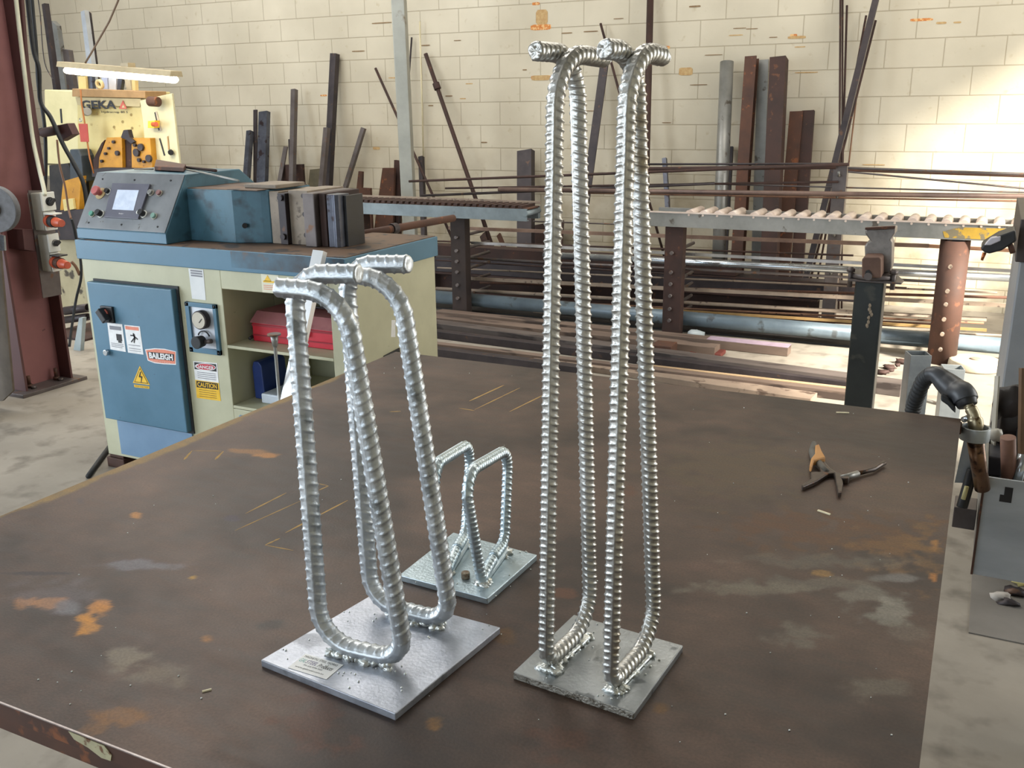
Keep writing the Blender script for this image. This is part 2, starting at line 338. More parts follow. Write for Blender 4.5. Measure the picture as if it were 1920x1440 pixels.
# ------------------------------------------------------------------ the room
WY = 7.86
def wall_material():
    m = bpy.data.materials.new('painted_block_wall'); m.use_nodes = True; nt = m.node_tree; N = nt.nodes; L = nt.links; b = N['Principled BSDF']
    g = N.new('ShaderNodeNewGeometry'); sx = N.new('ShaderNodeSeparateXYZ'); cx = N.new('ShaderNodeCombineXYZ')
    ad = N.new('ShaderNodeMath'); ad.operation = 'ADD'; ad.inputs[1].default_value = -0.17+20.0
    ax = N.new('ShaderNodeMath'); ax.operation = 'ADD'; ax.inputs[1].default_value = 40.2
    L.new(g.outputs['Position'], sx.inputs[0]); L.new(sx.outputs['Z'], ad.inputs[0]); L.new(sx.outputs['X'], ax.inputs[0]); L.new(ax.outputs[0], cx.inputs[0]); L.new(ad.outputs[0], cx.inputs[1])
    br = N.new('ShaderNodeTexBrick'); br.inputs['Scale'].default_value = 1.0; br.inputs['Brick Width'].default_value = 0.4; br.inputs['Row Height'].default_value = 0.2
    br.inputs['Mortar Size'].default_value = 0.0045; br.inputs['Mortar Smooth'].default_value = 0.35; br.offset = 0.5
    L.new(cx.outputs[0], br.inputs['Vector'])
    n1 = N.new('ShaderNodeTexNoise'); n1.inputs['Scale'].default_value = 1.3; n1.inputs['Detail'].default_value = 8
    n2 = N.new('ShaderNodeTexNoise'); n2.inputs['Scale'].default_value = 14; n2.inputs['Detail'].default_value = 6
    L.new(g.outputs['Position'], n1.inputs['Vector']); L.new(g.outputs['Position'], n2.inputs['Vector'])
    r1 = N.new('ShaderNodeValToRGB'); r1.color_ramp.elements[0].position = 0.32; r1.color_ramp.elements[1].position = 0.66
    r1.color_ramp.elements[0].color = lin('b9b09c'); r1.color_ramp.elements[1].color = lin('cfc6b2'); L.new(n1.outputs['Fac'], r1.inputs['Fac'])
    r2 = N.new('ShaderNodeValToRGB'); r2.color_ramp.elements[0].position = 0.63; r2.color_ramp.elements[1].position = 0.90
    L.new(n2.outputs['Fac'], r2.inputs['Fac'])
    mx = N.new('ShaderNodeMix'); mx.data_type = 'RGBA'; mx.inputs[7].default_value = lin('a3926e'); L.new(r2.outputs[0], mx.inputs[0]); L.new(r1.outputs[0], mx.inputs[6])
    # splash dirt low on the wall
    mr = N.new('ShaderNodeMapRange'); mr.inputs[1].default_value = 1.5; mr.inputs[2].default_value = 0.2; mr.inputs[3].default_value = 0.0; mr.inputs[4].default_value = 0.75
    L.new(sx.outputs['Z'], mr.inputs[0])
    n3 = N.new('ShaderNodeTexNoise'); n3.inputs['Scale'].default_value = 5; n3.inputs['Detail'].default_value = 8; L.new(g.outputs['Position'], n3.inputs['Vector'])
    r3 = N.new('ShaderNodeValToRGB'); r3.color_ramp.elements[0].position = 0.42; r3.color_ramp.elements[1].position = 0.72; L.new(n3.outputs['Fac'], r3.inputs['Fac'])
    mu = N.new('ShaderNodeMath'); mu.operation = 'MULTIPLY'; L.new(mr.outputs[0], mu.inputs[0]); L.new(r3.outputs[0], mu.inputs[1])
    mx2 = N.new('ShaderNodeMix'); mx2.data_type = 'RGBA'; mx2.inputs[7].default_value = lin('8e7a56'); L.new(mu.outputs[0], mx2.inputs[0]); L.new(mx.outputs[2], mx2.inputs[6])
    mo = N.new('ShaderNodeMix'); mo.data_type = 'RGBA'; mo.inputs[7].default_value = lin('8d7f65')
    m4 = N.new('ShaderNodeMath'); m4.operation = 'MULTIPLY'; m4.inputs[1].default_value = 0.52; L.new(br.outputs['Fac'], m4.inputs[0])
    L.new(m4.outputs[0], mo.inputs[0]); L.new(mx2.outputs[2], mo.inputs[6]); L.new(mo.outputs[2], b.inputs['Base Color'])
    inv = N.new('ShaderNodeMath'); inv.operation = 'SUBTRACT'; inv.inputs[0].default_value = 1.0; L.new(br.outputs['Fac'], inv.inputs[1])
    bp = N.new('ShaderNodeBump'); bp.inputs['Strength'].default_value = 0.6; bp.inputs['Distance'].default_value = 0.006; L.new(inv.outputs[0], bp.inputs['Height'])
    n5 = N.new('ShaderNodeTexNoise'); n5.inputs['Scale'].default_value = 50; L.new(g.outputs['Position'], n5.inputs['Vector'])
    b2 = N.new('ShaderNodeBump'); b2.inputs['Strength'].default_value = 0.25; b2.inputs['Distance'].default_value = 0.003; L.new(n5.outputs['Fac'], b2.inputs['Height']); L.new(bp.outputs[0], b2.inputs['Normal'])
    L.new(b2.outputs[0], b.inputs['Normal']); b.inputs['Roughness'].default_value = 0.7
    return m
wallm = wall_material()
plain = mat('plain_wall', 'b8ad92', 'c6bca2', 0.8, 0, 1.5)
roofm = mat('roof_sheeting', '7f7f7a', '8c8c86', 0.6, 0.1, 2)
XL, XR, YF, ZT = -13.0, 3.4, -4.0, 4.9
wb = MB().box((XL, WY, 0), (XR, WY+0.2, ZT)).build('wall_back', wallm); tag(wb, kind='structure')
def wall_with_opening(name, axis, c, a0, a1, o0, o1, oz):
    mb = MB(); th = 0.15
    def bx(u0, u1, z0, z1):
        if axis == 'x': mb.box((min(c, c+th), u0, z0), (max(c, c+th), u1, z1))
        else: mb.box((u0, min(c, c-th), z0), (u1, max(c, c-th), z1))
    bx(a0, o0, 0, ZT); bx(o1, a1, 0, ZT); bx(o0, o1, oz, ZT)
    tag(mb.build(name, plain), kind='structure')
wall_with_opening('wall_left', 'x', XL-0.15, YF, WY, -2.8, 1.6, 3.6)
mb = MB()
for y0, y1, z0, z1 in ((YF, 2.9, 0, ZT), (2.9, 5.4, 3.4, ZT), (5.4, 5.9, 0, ZT), (5.9, 7.0, 0, 2.5), (5.9, 7.0, 4.2, ZT), (7.0, WY, 0, ZT)): mb.box((XR, y0, z0), (XR+.15, y1, z1))  # unseen door and high opening, placed to shape the sun patches
tag(mb.build('wall_right', plain), kind='structure')
wall_with_opening('wall_front', 'y', YF, XL, XR, -4.4, -0.6, 3.4)
tag(MB().box((XL, YF, ZT), (XR, WY, ZT+0.1)).build('ceiling', roofm), kind='structure')
def floor_material():
    m = mat('concrete', '7c756b', '9f978b', 0.72, 0.0, 2.2, 1.1, c3='6a635a', s3=7, t3=0.52, w3=0.22, bump=0.4, bscale=35); return m
tag(MB().box((XL, YF, -0.1), (XR+6, WY, 0)).build('floor', floor_material()), kind='structure')
# paint and rust marks on the block wall
def wall_marks(nm, lst, m, par, off=.0015):
    mb = MB(); rnd = random.Random(3)
    for (x, y, w_, h_) in lst:
        c = PY(x, y, WY); s = pxw(c); W2 = w_*s/2*1.1; H2 = h_*s/2; pts = []
        n = 12
        for k in range(n):
            a = 2*math.pi*k/n; q = 1+rnd.uniform(-.12, .12)
            pts.append(c+V((max(-1, min(1, 1.35*math.cos(a)*q))*W2, -off, max(-1, min(1, 1.35*math.sin(a)*q))*H2)))
        mb.add(pts, [list(range(n))])
    mb.build(nm, m, par)
wall_marks('paint_mark', [(1014, 51, 38, 10), (1005, 7, 14, 5), (1250, 89, 12, 5), (1728, 37, 36, 5), (1015, 145, 38, 7), (607, 179, 14, 3), (1488, 66, 12, 4)], orange_mark, wb)
wall_marks('paint_mark', [(1016, 32, 22, 26), (1014, 146, 34, 9), (1286, 134, 24, 14), (1765, 43, 16, 4), (1795, 42, 12, 3), (1010, 103, 30, 5), (735, 146, 14, 2), (1494, 70, 30, 5), (1380, 66, 24, 2), (1500, 88, 18, 2), (1512, 136, 38, 2), (1638, 309, 36, 2), (868, 185, 12, 2), (706, 278, 14, 5), (880, 157, 14, 2)], tan_mark, wb, .0025)
wall_marks('paint_mark', [(1063, 62, 20, 2), (1108, 59, 26, 2), (1303, 12, 20, 3), (1160, 35, 18, 1.5), (1387, 53, 22, 1.5), (1450, 70, 14, 1.5), (1410, 54, 20, 1.5), (716, 43, 40, 2), (672, 96, 26, 2), (798, 85, 18, 2), (858, 76, 14, 1.5), (842, 180, 14, 2), (808, 198, 10, 2), (1250, 230, 16, 1.5), (908, 267, 12, 2), (1100, 208, 30, 1.5), (1310, 159, 30, 1.5), (984, 131, 8, 2), (1338, 103, 30, 1.5)], brown_mark, wb, .0035)

# ------------------------------------------------------------------ work table
TZ = 0.85; TX0, TX1, TY0, TY1 = -1.49, 0.005, 0.606, 2.238
tb = thing('welding_table', ((TX0+TX1)/2, (TY0+TY1)/2, 0), 'large brown rusty steel plate work table with ochre paint along its left edge', 'table')
def table_top():
    nx, ny = 300, 326; rnd = random.Random(5)
    def stain(x, y, rx, ry, col, k, soft=0.6, nz=0.5):
        c = PZ(x, y, TZ); a = (PZ(x+rx, y, TZ)-PZ(x-rx, y, TZ))/2; b = (PZ(x, y+ry, TZ)-PZ(x, y-ry, TZ))/2
        M2 = Matrix(((a.x, b.x), (a.y, b.y))).inverted(); return (c.x, c.y, M2, np.array(lin(col)[:3]), k, soft, nz)
    ST = [stain(90, 1128, 34, 10, 'b4762f', .9, .5, 1.3), stain(165, 1170, 20, 16, 'bd802c', .95, .4, 1.3), stain(186, 1140, 20, 14, 'b87a30', .9, .4, 1.3), stain(130, 1138, 26, 14, '6f6e74', .8, .6, .5),
          stain(38, 1132, 12, 10, 'a8703a', .7, .5, 1), stain(505, 855, 18, 5, 'a8733a', .8, .5, 1), stain(470, 846, 40, 4, '95683a', .7, .5, 1), stain(255, 965, 11, 8, 'b07838', .85, .4, .8), stain(361, 1083, 7, 4, 'b0862c', .8, .5, .5),
          stain(235, 1345, 46, 22, '84592c', .75, .5, 1.4), stain(190, 1372, 40, 14, '7c5630', .6, .5, 1.4), stain(388, 1199, 10, 6, '9c6a34', .7, .5, .8), stain(590, 1350, 60, 60, '633a28', .45, .6, 1.6),
          stain(815, 1360, 14, 16, '8a6022', .6, .5, 1.2), stain(1060, 1390, 60, 30, '5c3826', .5, .6, 1.5), stain(950, 1190, 30, 14, '704e24', .6, .6, 1), stain(1238, 1330, 12, 10, '7a5520', .6, .6, .8),
          stain(1600, 1000, 170, 38, '5e4028', .75, .5, 1.6), stain(1480, 985, 120, 24, '5e3f2a', .7, .6, 1.2), stain(1690, 1030, 70, 26, '74522c', .65, .5, 1.9), stain(1735, 1040, 24, 60, '7a5830', .6, .5, 1.9), stain(1750, 1085, 7, 12, 'b07434', .9, .4, .8), stain(1753, 1020, 9, 10, 'a87436', .8, .4, .8),
          stain(1537, 1076, 22, 7, '94703c', .75, .3, .8), stain(1380, 880, 150, 60, '5d4b38', .7, .8, .8), stain(1700, 930, 110, 40, '5c4a3c', .5, .8, .8), stain(1180, 920, 14, 14, '6a4430', .5, .6, .8), stain(1055, 1112, 22, 9, '6e4630', .7, .6, .8),
          stain(1570, 1050, 170, 14, '6c665c', .5, .7, 1.1), stain(1520, 1095, 160, 13, '70695e', .55, .6, 1.2), stain(1620, 1118, 80, 18, '7c766c', .65, .6, 1.1), stain(1672, 1145, 42, 26, '8a867c', .7, .5, 1.0), stain(1500, 1190, 55, 17, '766e62', .6, .6, 1.2), stain(1690, 1190, 60, 18, '75695e', .5, .7, 1.0),
          stain(1640, 1290, 60, 20, '6f665a', .6, .7, 1.0), stain(1420, 1105, 120, 12, '7a7264', .55, .7, 1.1), stain(1690, 1085, 60, 8, '7e7a78', .7, .6, .8),
          stain(235, 1235, 34, 26, '837766', .7, .7, 1.2), stain(300, 1262, 50, 24, '776a5a', .6, .7, 1.2), stain(255, 1060, 80, 10, '74717a', .65, .6, .8), stain(110, 1115, 90, 30, '70676c', .45, .8, .8), stain(70, 1075, 80, 3.5, '33282c', .85, .5, .4),
          stain(235, 1145, 36, 8, '3a302e', .5, .7, .7), stain(505, 1172, 30, 12, '38312f', .7, .6, .7), stain(220, 1300, 60, 24, '463d38', .5, .7, .9), stain(150, 940, 10, 6, '4a4346', .5, .5, .5), stain(435, 972, 16, 6, '40384a', .5, .5, .5), stain(870, 1340, 60, 30, '3b2f28', .4, .7, 1),
          stain(1290, 1060, 60, 14, '7b5b50', .3, .7, 1), stain(1330, 1300, 90, 60, '3e352e', .35, .8, 1)]
    me = bpy.data.meshes.new('tabletop'); vs = []; cols = []
    c0 = np.array(lin('3b2d26')[:3]); c1 = np.array(lin('644e42')[:3]); c2 = np.array(lin('4a3f3a')[:3]); yl = np.array(lin('8d7038')[:3])
    cxm, cym = (TX0+TX1)/2, (TY0+TY1)/2
    for j in range(ny+1):
        for i in range(nx+1):
            x = TX0+(TX1-TX0)*i/nx; y = TY0+(TY1-TY0)*j/ny; p = V((x, y, 0))
            f1 = max(0, min(1, noise.fractal(p*2.2, 0.6, 2.1, 5)*0.95+0.5)); f2 = noise.fractal(p*9+V((3, 1, 0)), 0.7, 2.2, 4)
            c = c0*(1-f1)+c1*f1; c = c*(1+0.22*f2)
            f3 = noise.noise(p*3+V((9, 4, 2))); c = c*(1-max(0, f3)*.6)+c2*(max(0, f3)*.6)
            nn = noise.fractal(p*26, 0.8, 2.2, 3)
            for (sx_, sy_, M2, sc, k, soft, nz) in ST:
                dx = x-sx_; dy = y-sy_
                if abs(dx) > .35 or abs(dy) > .35: continue
                q = M2 @ Vector((dx, dy)); d = q.length
                if d > 2.2: continue
                d += nz*0.8*nn; a = max(0.0, min(1.0, (1.0-d)/soft+0.35))*k; a = a*a*(3-2*a) if a < 1 else a
                c = c*(1-a)+sc*a
            e = x-TX0
            if e < 0.05 and y < 2.05:
                a = max(0, min(1, (0.016+0.014*math.exp(-((y-1.45)/.35)**2)+0.016*noise.noise(p*9)-e)/0.010+0.7*nn))*0.85; c = c*(1-a)+yl*a
            vs.append((x-cxm, y-cym, TZ)); cols.append((c[0], c[1], c[2], 1.0))
    fs = [(j*(nx+1)+i, j*(nx+1)+i+1, (j+1)*(nx+1)+i+1, (j+1)*(nx+1)+i) for j in range(ny) for i in range(nx)]
    nt_ = len(fs)
    b0 = len(vs); th = 0.022
    # skirt: border loop going down then bottom face
    loop = [i for i in range(nx+1)]+[(j)*(nx+1)+nx for j in range(1, ny+1)]+[ny*(nx+1)+i for i in range(nx-1, -1, -1)]+[j*(nx+1) for j in range(ny-1, 0, -1)]
    er = lin('55321f')
    for k, q in enumerate(loop):
        v = vs[q]; vs.append((v[0], v[1], TZ)); cols.append(er)
    b1 = len(vs)
    for k, q in enumerate(loop):
        v = vs[q]; vs.append((v[0], v[1], TZ-th)); cols.append(er)
    n = len(loop)
    for k in range(n):
        fs.append((b0+(k+1) % n, b0+k, b1+k, b1+(k+1) % n))
    fs.append([b1+k for k in reversed(range(n))])
    me.from_pydata(vs, [], fs); me.update()
    at = me.color_attributes.new('Col', 'FLOAT_COLOR', 'POINT'); at.data.foreach_set('color', [q for c in cols for q in c])
    m = bpy.data.materials.new('table_steel'); m.use_nodes = True; nt = m.node_tree; N = nt.nodes; L = nt.links; b = N['Principled BSDF']
    a = N.new('ShaderNodeAttribute'); a.attribute_name = 'Col'
    g = N.new('ShaderNodeNewGeometry')
    n1 = N.new('ShaderNodeTexNoise'); n1.inputs['Scale'].default_value = 260; n1.inputs['Detail'].default_value = 3; L.new(g.outputs['Position'], n1.inputs['Vector'])
    mp = N.new('ShaderNodeMapping'); mp.inputs['Scale'].default_value = (1.0, 3.5, 1); mp.inputs['Rotation'].default_value = (0, 0, 0.5); L.new(g.outputs['Position'], mp.inputs['Vector'])
    n2 = N.new('ShaderNodeTexNoise'); n2.inputs['Scale'].default_value = 14; n2.inputs['Detail'].default_value = 8; L.new(mp.outputs[0], n2.inputs['Vector'])
    mr = N.new('ShaderNodeMapRange'); mr.inputs[3].default_value = 0.55; mr.inputs[4].default_value = 1.45; L.new(n1.outputs['Fac'], mr.inputs[0])
    mr2 = N.new('ShaderNodeMapRange'); mr2.inputs[3].default_value = 0.36; mr2.inputs[4].default_value = 1.16; L.new(n2.outputs['Fac'], mr2.inputs[0])
    mu = N.new('ShaderNodeMath'); mu.operation = 'MULTIPLY'; L.new(mr.outputs[0], mu.inputs[0]); L.new(mr2.outputs[0], mu.inputs[1])
    vm = N.new('ShaderNodeVectorMath'); vm.operation = 'SCALE'; L.new(a.outputs['Color'], vm.inputs[0]); L.new(mu.outputs[0], vm.inputs['Scale']); L.new(vm.outputs[0], b.inputs['Base Color'])
    b.inputs['Roughness'].default_value = 0.5; b.inputs['Metallic'].default_value = 0.2; b.inputs['Specular IOR Level'].default_value = 0.45
    r2 = N.new('ShaderNodeMapRange'); r2.inputs[3].default_value = 0.40; r2.inputs[4].default_value = 0.62; L.new(n2.outputs['Fac'], r2.inputs[0]); L.new(r2.outputs[0], b.inputs['Roughness'])
    bp = N.new('ShaderNodeBump'); bp.inputs['Strength'].default_value = 0.25; bp.inputs['Distance'].default_value = 0.001; L.new(n1.outputs['Fac'], bp.inputs['Height']); L.new(bp.outputs[0], b.inputs['Normal'])
    me.materials.append(m); me.materials.append(rust)
    mi = [0]*nt_+[1]*(len(fs)-nt_); me.polygons.foreach_set('material_index', mi)
    o = bpy.data.objects.new('tabletop', me); COL.objects.link(o); o.parent = tb
table_top()
for (x, y) in ((TX0+.12, TY0+.12), (TX1-.16, TY0+.12), (TX0+.12, TY1-.16), (TX1-.16, TY1-.16)):
    MB().box((x-.04, y-.04, 0), (x+.04, y+.04, TZ-.10)).build('leg', rust, tb, 0.004)
MB().box((TX0+.05, TY0+.05, TZ-.10), (TX1-.09, TY0+.12, TZ-.022)).box((TX0+.05, TY1-.16, TZ-.10), (TX1-.09, TY1-.09, TZ-.022)).box((TX0+.05, TY0+.12, TZ-.10), (TX0+.12, TY1-.16, TZ-.022)).box((TX1-.16, TY0+.12, TZ-.10), (TX1-.09, TY1-.16, TZ-.022)).build('frame', rust, tb, 0.003)
mb = MB()
pale = mat('pale_flaking_paint', '9a9478', 'b0a988', 0.7, 0, 40, c3='6a4a32', s3=60, t3=0.55)
xa, xb = PZ(135, 1363, TZ).x, PZ(212, 1395, TZ).x; zz0 = TZ-.0225
mb.prism([V((xa, TY0-.0012, TZ-.002)), V((xb-.01, TY0-.0012, TZ-.003)), V((xb, TY0-.0012, TZ-.012)), V((xb-.003, TY0-.0012, zz0+.002)), V((xa+.05, TY0-.0012, zz0+.001)), V((xa+.03, TY0-.0012, zz0+.008)), V((xa+.008, TY0-.0012, zz0+.012))], (0, .001, 0)); mb.build('paint_patch', pale, tb)
MB().box((TX0, TY0-.0008, TZ-.0012), (TX1, TY0+.0014, TZ+.0003)).build('wear_and_highlight', mat('bright_edge_highlight', '6a5c58', 'b8b0ae', .35, .5, 60, 1.2), tb)  # thin bright strip paints a highlight along the front top edge
def marks(lst):
    mb = MB()
    for (x0, y0, x1, y1, wd) in lst:
        a = PZ(x0, y0, TZ+.0002); b = PZ(x1, y1, TZ+.0002); d = (b-a).normalized(); s = V((-d.y, d.x, 0))*wd/2; n = 5; L_ = []; R_ = []
        for k in range(n+1):
            c = a.lerp(b, k/n); q = 1 if 0 < k < n else 0.3; q *= random.uniform(.6, 1.2); L_.append(c+s*q); R_.append(c-s*q)
        MB().add(L_+R_[::-1], [list(range(2*n+2))]).build('chalk_line', chalk, tb)
marks([(460, 963, 537, 924, .0045), (440, 995, 566, 938, .0035), (535, 999, 652, 938, .0045), (497, 1022, 525, 1009, .004), (497, 1022, 550, 1032, .003), (598, 907, 616, 911, .003), (616, 911, 598, 919, .004),
       (880, 752, 945, 722, .006), (890, 768, 975, 727, .004), (955, 772, 1020, 740, .005), (860, 765, 890, 770, .004), (345, 862, 360, 845, .005), (403, 862, 419, 846, .005), (360, 845, 419, 846, .003), (730, 772, 752, 771, .005)])
# bright spatter grains lying on the table
mb = MB(); rnd = random.Random(11)
for (x, y) in [(1492, 846), (1497, 812), (1633, 932), (1627, 958), (1667, 861), (1648, 857), (1465, 928), (1583, 979), (1703, 905), (1560, 1030), (640, 1095), (135, 1260), (190, 1230), (108, 1280), (72, 1275), (132, 1321), (412, 1220), (378, 1310), (1010, 1350), (1275, 1392), (1400, 1150), (1520, 1155), (1573, 1158), (1650, 1050), (1685, 985), (880, 700), (960, 705), (740, 690), (1180, 740), (1300, 768), (1395, 765), (1600, 776), (720, 700), (640, 900), (700, 930), (1260, 1325), (1120, 1090), (1150, 880), (1330, 830), (1265, 940), (400, 930), (335, 1268), (152, 1296), (1360, 1340), (1480, 1370)] + [(rnd.uniform(100, 1700), rnd.uniform(800, 1400)) for _ in range(36)]:
    p = PZ(x, y, TZ)
    if TX0+.02 < p.x < TX1-.02 and TY0+.02 < p.y < TY1-.02: mb.ball(p+V((0, 0, .0006)), rnd.uniform(.0006, .0014), 6)
tag(mb.build('spatter_grains', weld, origin=(-.7, 1.4, TZ)), 'tiny bright weld spatter grains scattered over the brown table top', 'spatter', kind='stuff')
for i, (x, y, a, sz, lb) in enumerate([(388, 1295, .9, .0055, 'small pale paper scrap on the table near its front left edge'), (1545, 961, -.4, .012, 'thin pale splinter on the table below the pliers'), (1580, 774, .3, .014, 'thin pale sliver at the far edge of the table')]):
    p = PZ(x, y, TZ+.0006); r = Matrix.Rotation(a, 3, 'Z')
    tag(MB().box((p.x-sz, p.y-sz*.16, TZ), (p.x+sz, p.y+sz*.16, TZ+.002), rot=r).build('scrap_sliver', mat('pale_chip', 'e2d8b8', None, .6)), lb, 'scrap', 'pale scraps on the table')

# ------------------------------------------------------------------ galvanised rebar stands
PT = 0.010
def base_plate(root, corners, z0, z1, m, me_):
    pts = [PZ(x, y, z1) for x, y in corners]; mb = MB(); low = [V((p.x, p.y, z0)) for p in pts]
    n = 4; mb.add(low+pts, [[3, 2, 1, 0]], 0); o = len(mb.v)-8
    mb.f.append([o+4, o+5, o+6, o+7]); mb.mi.append(0); mb.smooth.append(False)
    for i in range(4):
        j = (i+1) % 4; mb.f.append([o+i, o+j, o+4+j, o+4+i]); mb.mi.append(1 if i == 0 else 0); mb.smooth.append(False)
    return mb.build('base_plate', [m, me_], root, 0.0012)
def frame_of(A, B):
    d = V((B[0]-A[0], B[1]-A[1], 0)).normalized(); n = V((-d.y, d.x, 0)); O = V((A[0], A[1], TZ+PT))
    return (lambda u, z, v=0: O+d*u+n*v+V((0, 0, z))), d, n
# medium stand
s1 = thing('rebar_stand', PZ(712, 1230, TZ), 'medium-height galvanised stand of thick ribbed rebar loops on a square plate with a white sticker', 'stand', 'galvanised rebar stands')
base_plate(s1, [(489, 1237), (741, 1338), (938, 1176), (702, 1112)], TZ, TZ+PT, galv_plate, galv_plate)
f1, d1, n1 = frame_of((-.684, .852), (-.592, .860)); R1 = .0118
rebar('rebar_loop', [f1(-.029, .475, -.013), f1(.056, .474, -.012), f1(.104, R1+.001, 0), f1(-.0185, R1+.001, 0), f1(-.026, .487, .012), f1(.060, .491, .014)], [.055, .032, .052, .042], R1, .0135, n1, galv, s1, slant=-.35, twist=1.35, h=.12, rw=.2)
f1b, d1b, n1b = frame_of((-.680, .964), (-.584, .964))
rebar('rebar_loop', [f1b(.000, .472, -.012), f1b(.056, .470, -.012), f1b(.105, R1+.001, 0), f1b(-.022, R1+.001, 0), f1b(-.040, .481, .012), f1b(.053, .486, .014)], [.055, .032, .045, .042], R1, .0135, n1b, galv, s1, slant=-.35, twist=1.35, h=.12, rw=.2)
bead('weld_bead', f1(-.002, .001), f1(.082, .001), .010, .014, weld, s1, 1, 44)
bead('weld_bead', f1b(.005, .001), f1b(.09, .001), .010, .012, weld, s1, 2, 38)
rnd = random.Random(21)
droplets(s1, [PZ(x, y, TZ+PT) for x, y in [(645, 1148), (655, 1148), (652, 1165), (702, 1152), (705, 1160), (700, 1165), (531, 1218), (580, 1200), (539, 1236), (536, 1220), (609, 1230), (620, 1226), (658, 1262), (652, 1273), (645, 1262), (666, 1265), (672, 1279), (655, 1290), (753, 1290), (753, 1296), (803, 1195), (805, 1197), (917, 1173), (905, 1180), (940, 1190)]] + [PZ(rnd.uniform(610, 760), rnd.uniform(1235, 1275), TZ+PT) for _ in range(14)], .0016, weld)
# sticker with its printing
A_, B_, C_ = PZ(540, 1252, TZ+PT+.0004), PZ(612, 1274, TZ+PT+.0004), PZ(573, 1226, TZ+PT+.0004)
rt = (B_-A_); upv = (C_-A_)
st = MB().prism([A_, B_, B_+upv, C_], (0, 0, .0003)).build('sticker', mat('sticker_paper', 'eeeeee', 'f6f6f4', .5), s1)
wS, hS = rt.length, upv.length; r_, u_ = rt.normalized(), upv.normalized(); up_ = V((-r_.y, r_.x, 0)); lean = u_
def st_text(body, x0, w_, y0, h_, m_, **k): text(body, 'sticker_lettering', A_+r_*(wS*x0)+u_*(hS*y0)+V((0, 0, .0003)), r_, up_, wS*w_, hS*h_, m_, s1, depth=.0002, **k)
st_text('MAGNETIC STEEL WORKS', .05, .86, .80, .12, ink)
st_text('GAL', .04, .16, .50, .22, ink_teal, shear=.3); st_text('STEEL', .21, .28, .50, .22, ink_purple, shear=.3); st_text('Products', .53, .38, .48, .22, ink, shear=.3)
st_text('PH: (03) 9794 7655', .24, .48, .32, .10, ink); st_text('www.galsteel.com.au', .10, .74, .13, .11, ink)
# tall stand
s2 = thing('rebar_stand', PZ(1122, 1250, TZ), 'tallest galvanised stand, two long thin rebar loops on a small square plate', 'stand', 'galvanised rebar stands')
base_plate(s2, [(962, 1260), (1189, 1337), (1281, 1210), (1076, 1152)], TZ, TZ+PT, mat('galvanised_plate_mottled', '84888a', 'a8acae', .36, .75, 16, 1.0, c3='6a6e70', s3=30, t3=.60, bump=.2, bscale=200), plate_edge)
R2 = .0094
f2, d2, n2 = frame_of((-.418, .942), (-.405, 1.048))
rebar('rebar_loop', [f2(.095, .720, -.009), f2(-.008, .724, -.009), f2(-.014, R2+.004, 0), f2(.099, R2+.006, 0), f2(.067, .724, .009), f2(-.017, .724, .009)], [.055, .022, .050, .05], R2, .0092, n2, galv_warm, s2, seg=32, step=.0011, h=.17, slant=.3, roughend=True, rw=.30, twist=.45)
f2b, d2b, n2b = frame_of((-.331, .936), (-.318, 1.052))
rebar('rebar_loop', [f2b(.062, .718, -.006), f2b(-.024, .724, -.009), f2b(-.016, R2+.004, 0), f2b(.108, R2+.006, 0), f2b(.030, .722, .009), f2b(-.038, .722, .009)], [.055, .022, .050, .05], R2, .0092, n2b, galv_warm, s2, seg=32, step=.0011, h=.17, slant=.3, roughend=True, rw=.30, twist=.45)
for k, (ff, sd) in enumerate(((f2, 5), (f2b, 9))):
    bead('weld_bead', ff(-.010, 0), ff(.004, 0), .012, .010, weld, s2, sd, 16)
    mbp = MB().prism([ff(.0, 0, -.008), ff(.085, 0, -.010), ff(.095, 0, .010), ff(.0, 0, .010)], (0, 0, .006)); mbp.build('weld_fillet', weld, s2, .003)
    bead('weld_bead', ff(.01, 0), ff(.088, 0), .009, .010, weld, s2, sd+1, 26)
droplets(s2, [PZ(x, y, TZ+PT) for x, y in [(1012, 1221), (1026, 1251), (1025, 1260), (1025, 1272), (1120, 1171), (1113, 1186), (1111, 1214), (1104, 1238), (1137, 1290), (1142, 1298), (1150, 1302), (1157, 1300), (1131, 1304), (1158, 1310), (1146, 1311), (1121, 1305), (1143, 1293), (1210, 1265), (1220, 1250), (1223, 1204), (1219, 1250), (1236, 1238), (1163, 1297)]], .0016, weld)
# small stand
s3 = thing('rebar_stand', PZ(880, 1060, TZ), 'small low galvanised stand, two short closed rebar loops on a plate behind the others', 'stand', 'galvanised rebar stands')
base_plate(s3, [(748, 1078), (914, 1122), (1007, 1040), (850, 998)], TZ, TZ+PT, mat('galvanised_plate_cool', '98a8b0', 'b8c6cd', .38, .65, 22, .7, bump=.4, bscale=200), galv_blue)
R3 = .0080
f3, d3, n3 = frame_of((-.597, 1.095), (-.6145, 1.214))
loop3 = lambda ff: [ff(.05, R3+.012), ff(.104, R3+.012), ff(.128, .166), ff(-.066, .197), ff(-.004, R3+.002), ff(.048, R3+.010)]
rebar('rebar_loop', loop3(f3), [.02, .036, .03, .012], R3, .0088, n3, galv_blue, s3, seg=28, step=.0011, h=.17, slant=.3, rw=.28)
f3b, d3b, n3b = frame_of((-.657, 1.098), (-.683, 1.205))
rebar('rebar_loop', [f3b(.05, R3+.012), f3b(.100, R3+.012), f3b(.148, .158), f3b(-.066, .197), f3b(-.004, R3+.002), f3b(.048, R3+.010)], [.02, .036, .03, .012], R3, .0088, n3b, galv_blue, s3, seg=28, step=.0011, h=.17, slant=.3, rw=.28)
MB().prism([f3(.0, 0, -.007), f3(.10, 0, -.007), f3(.10, 0, .007), f3(.0, 0, .007)], (0, 0, .012)).build('weld_fillet', galv_blue, s3, .004)
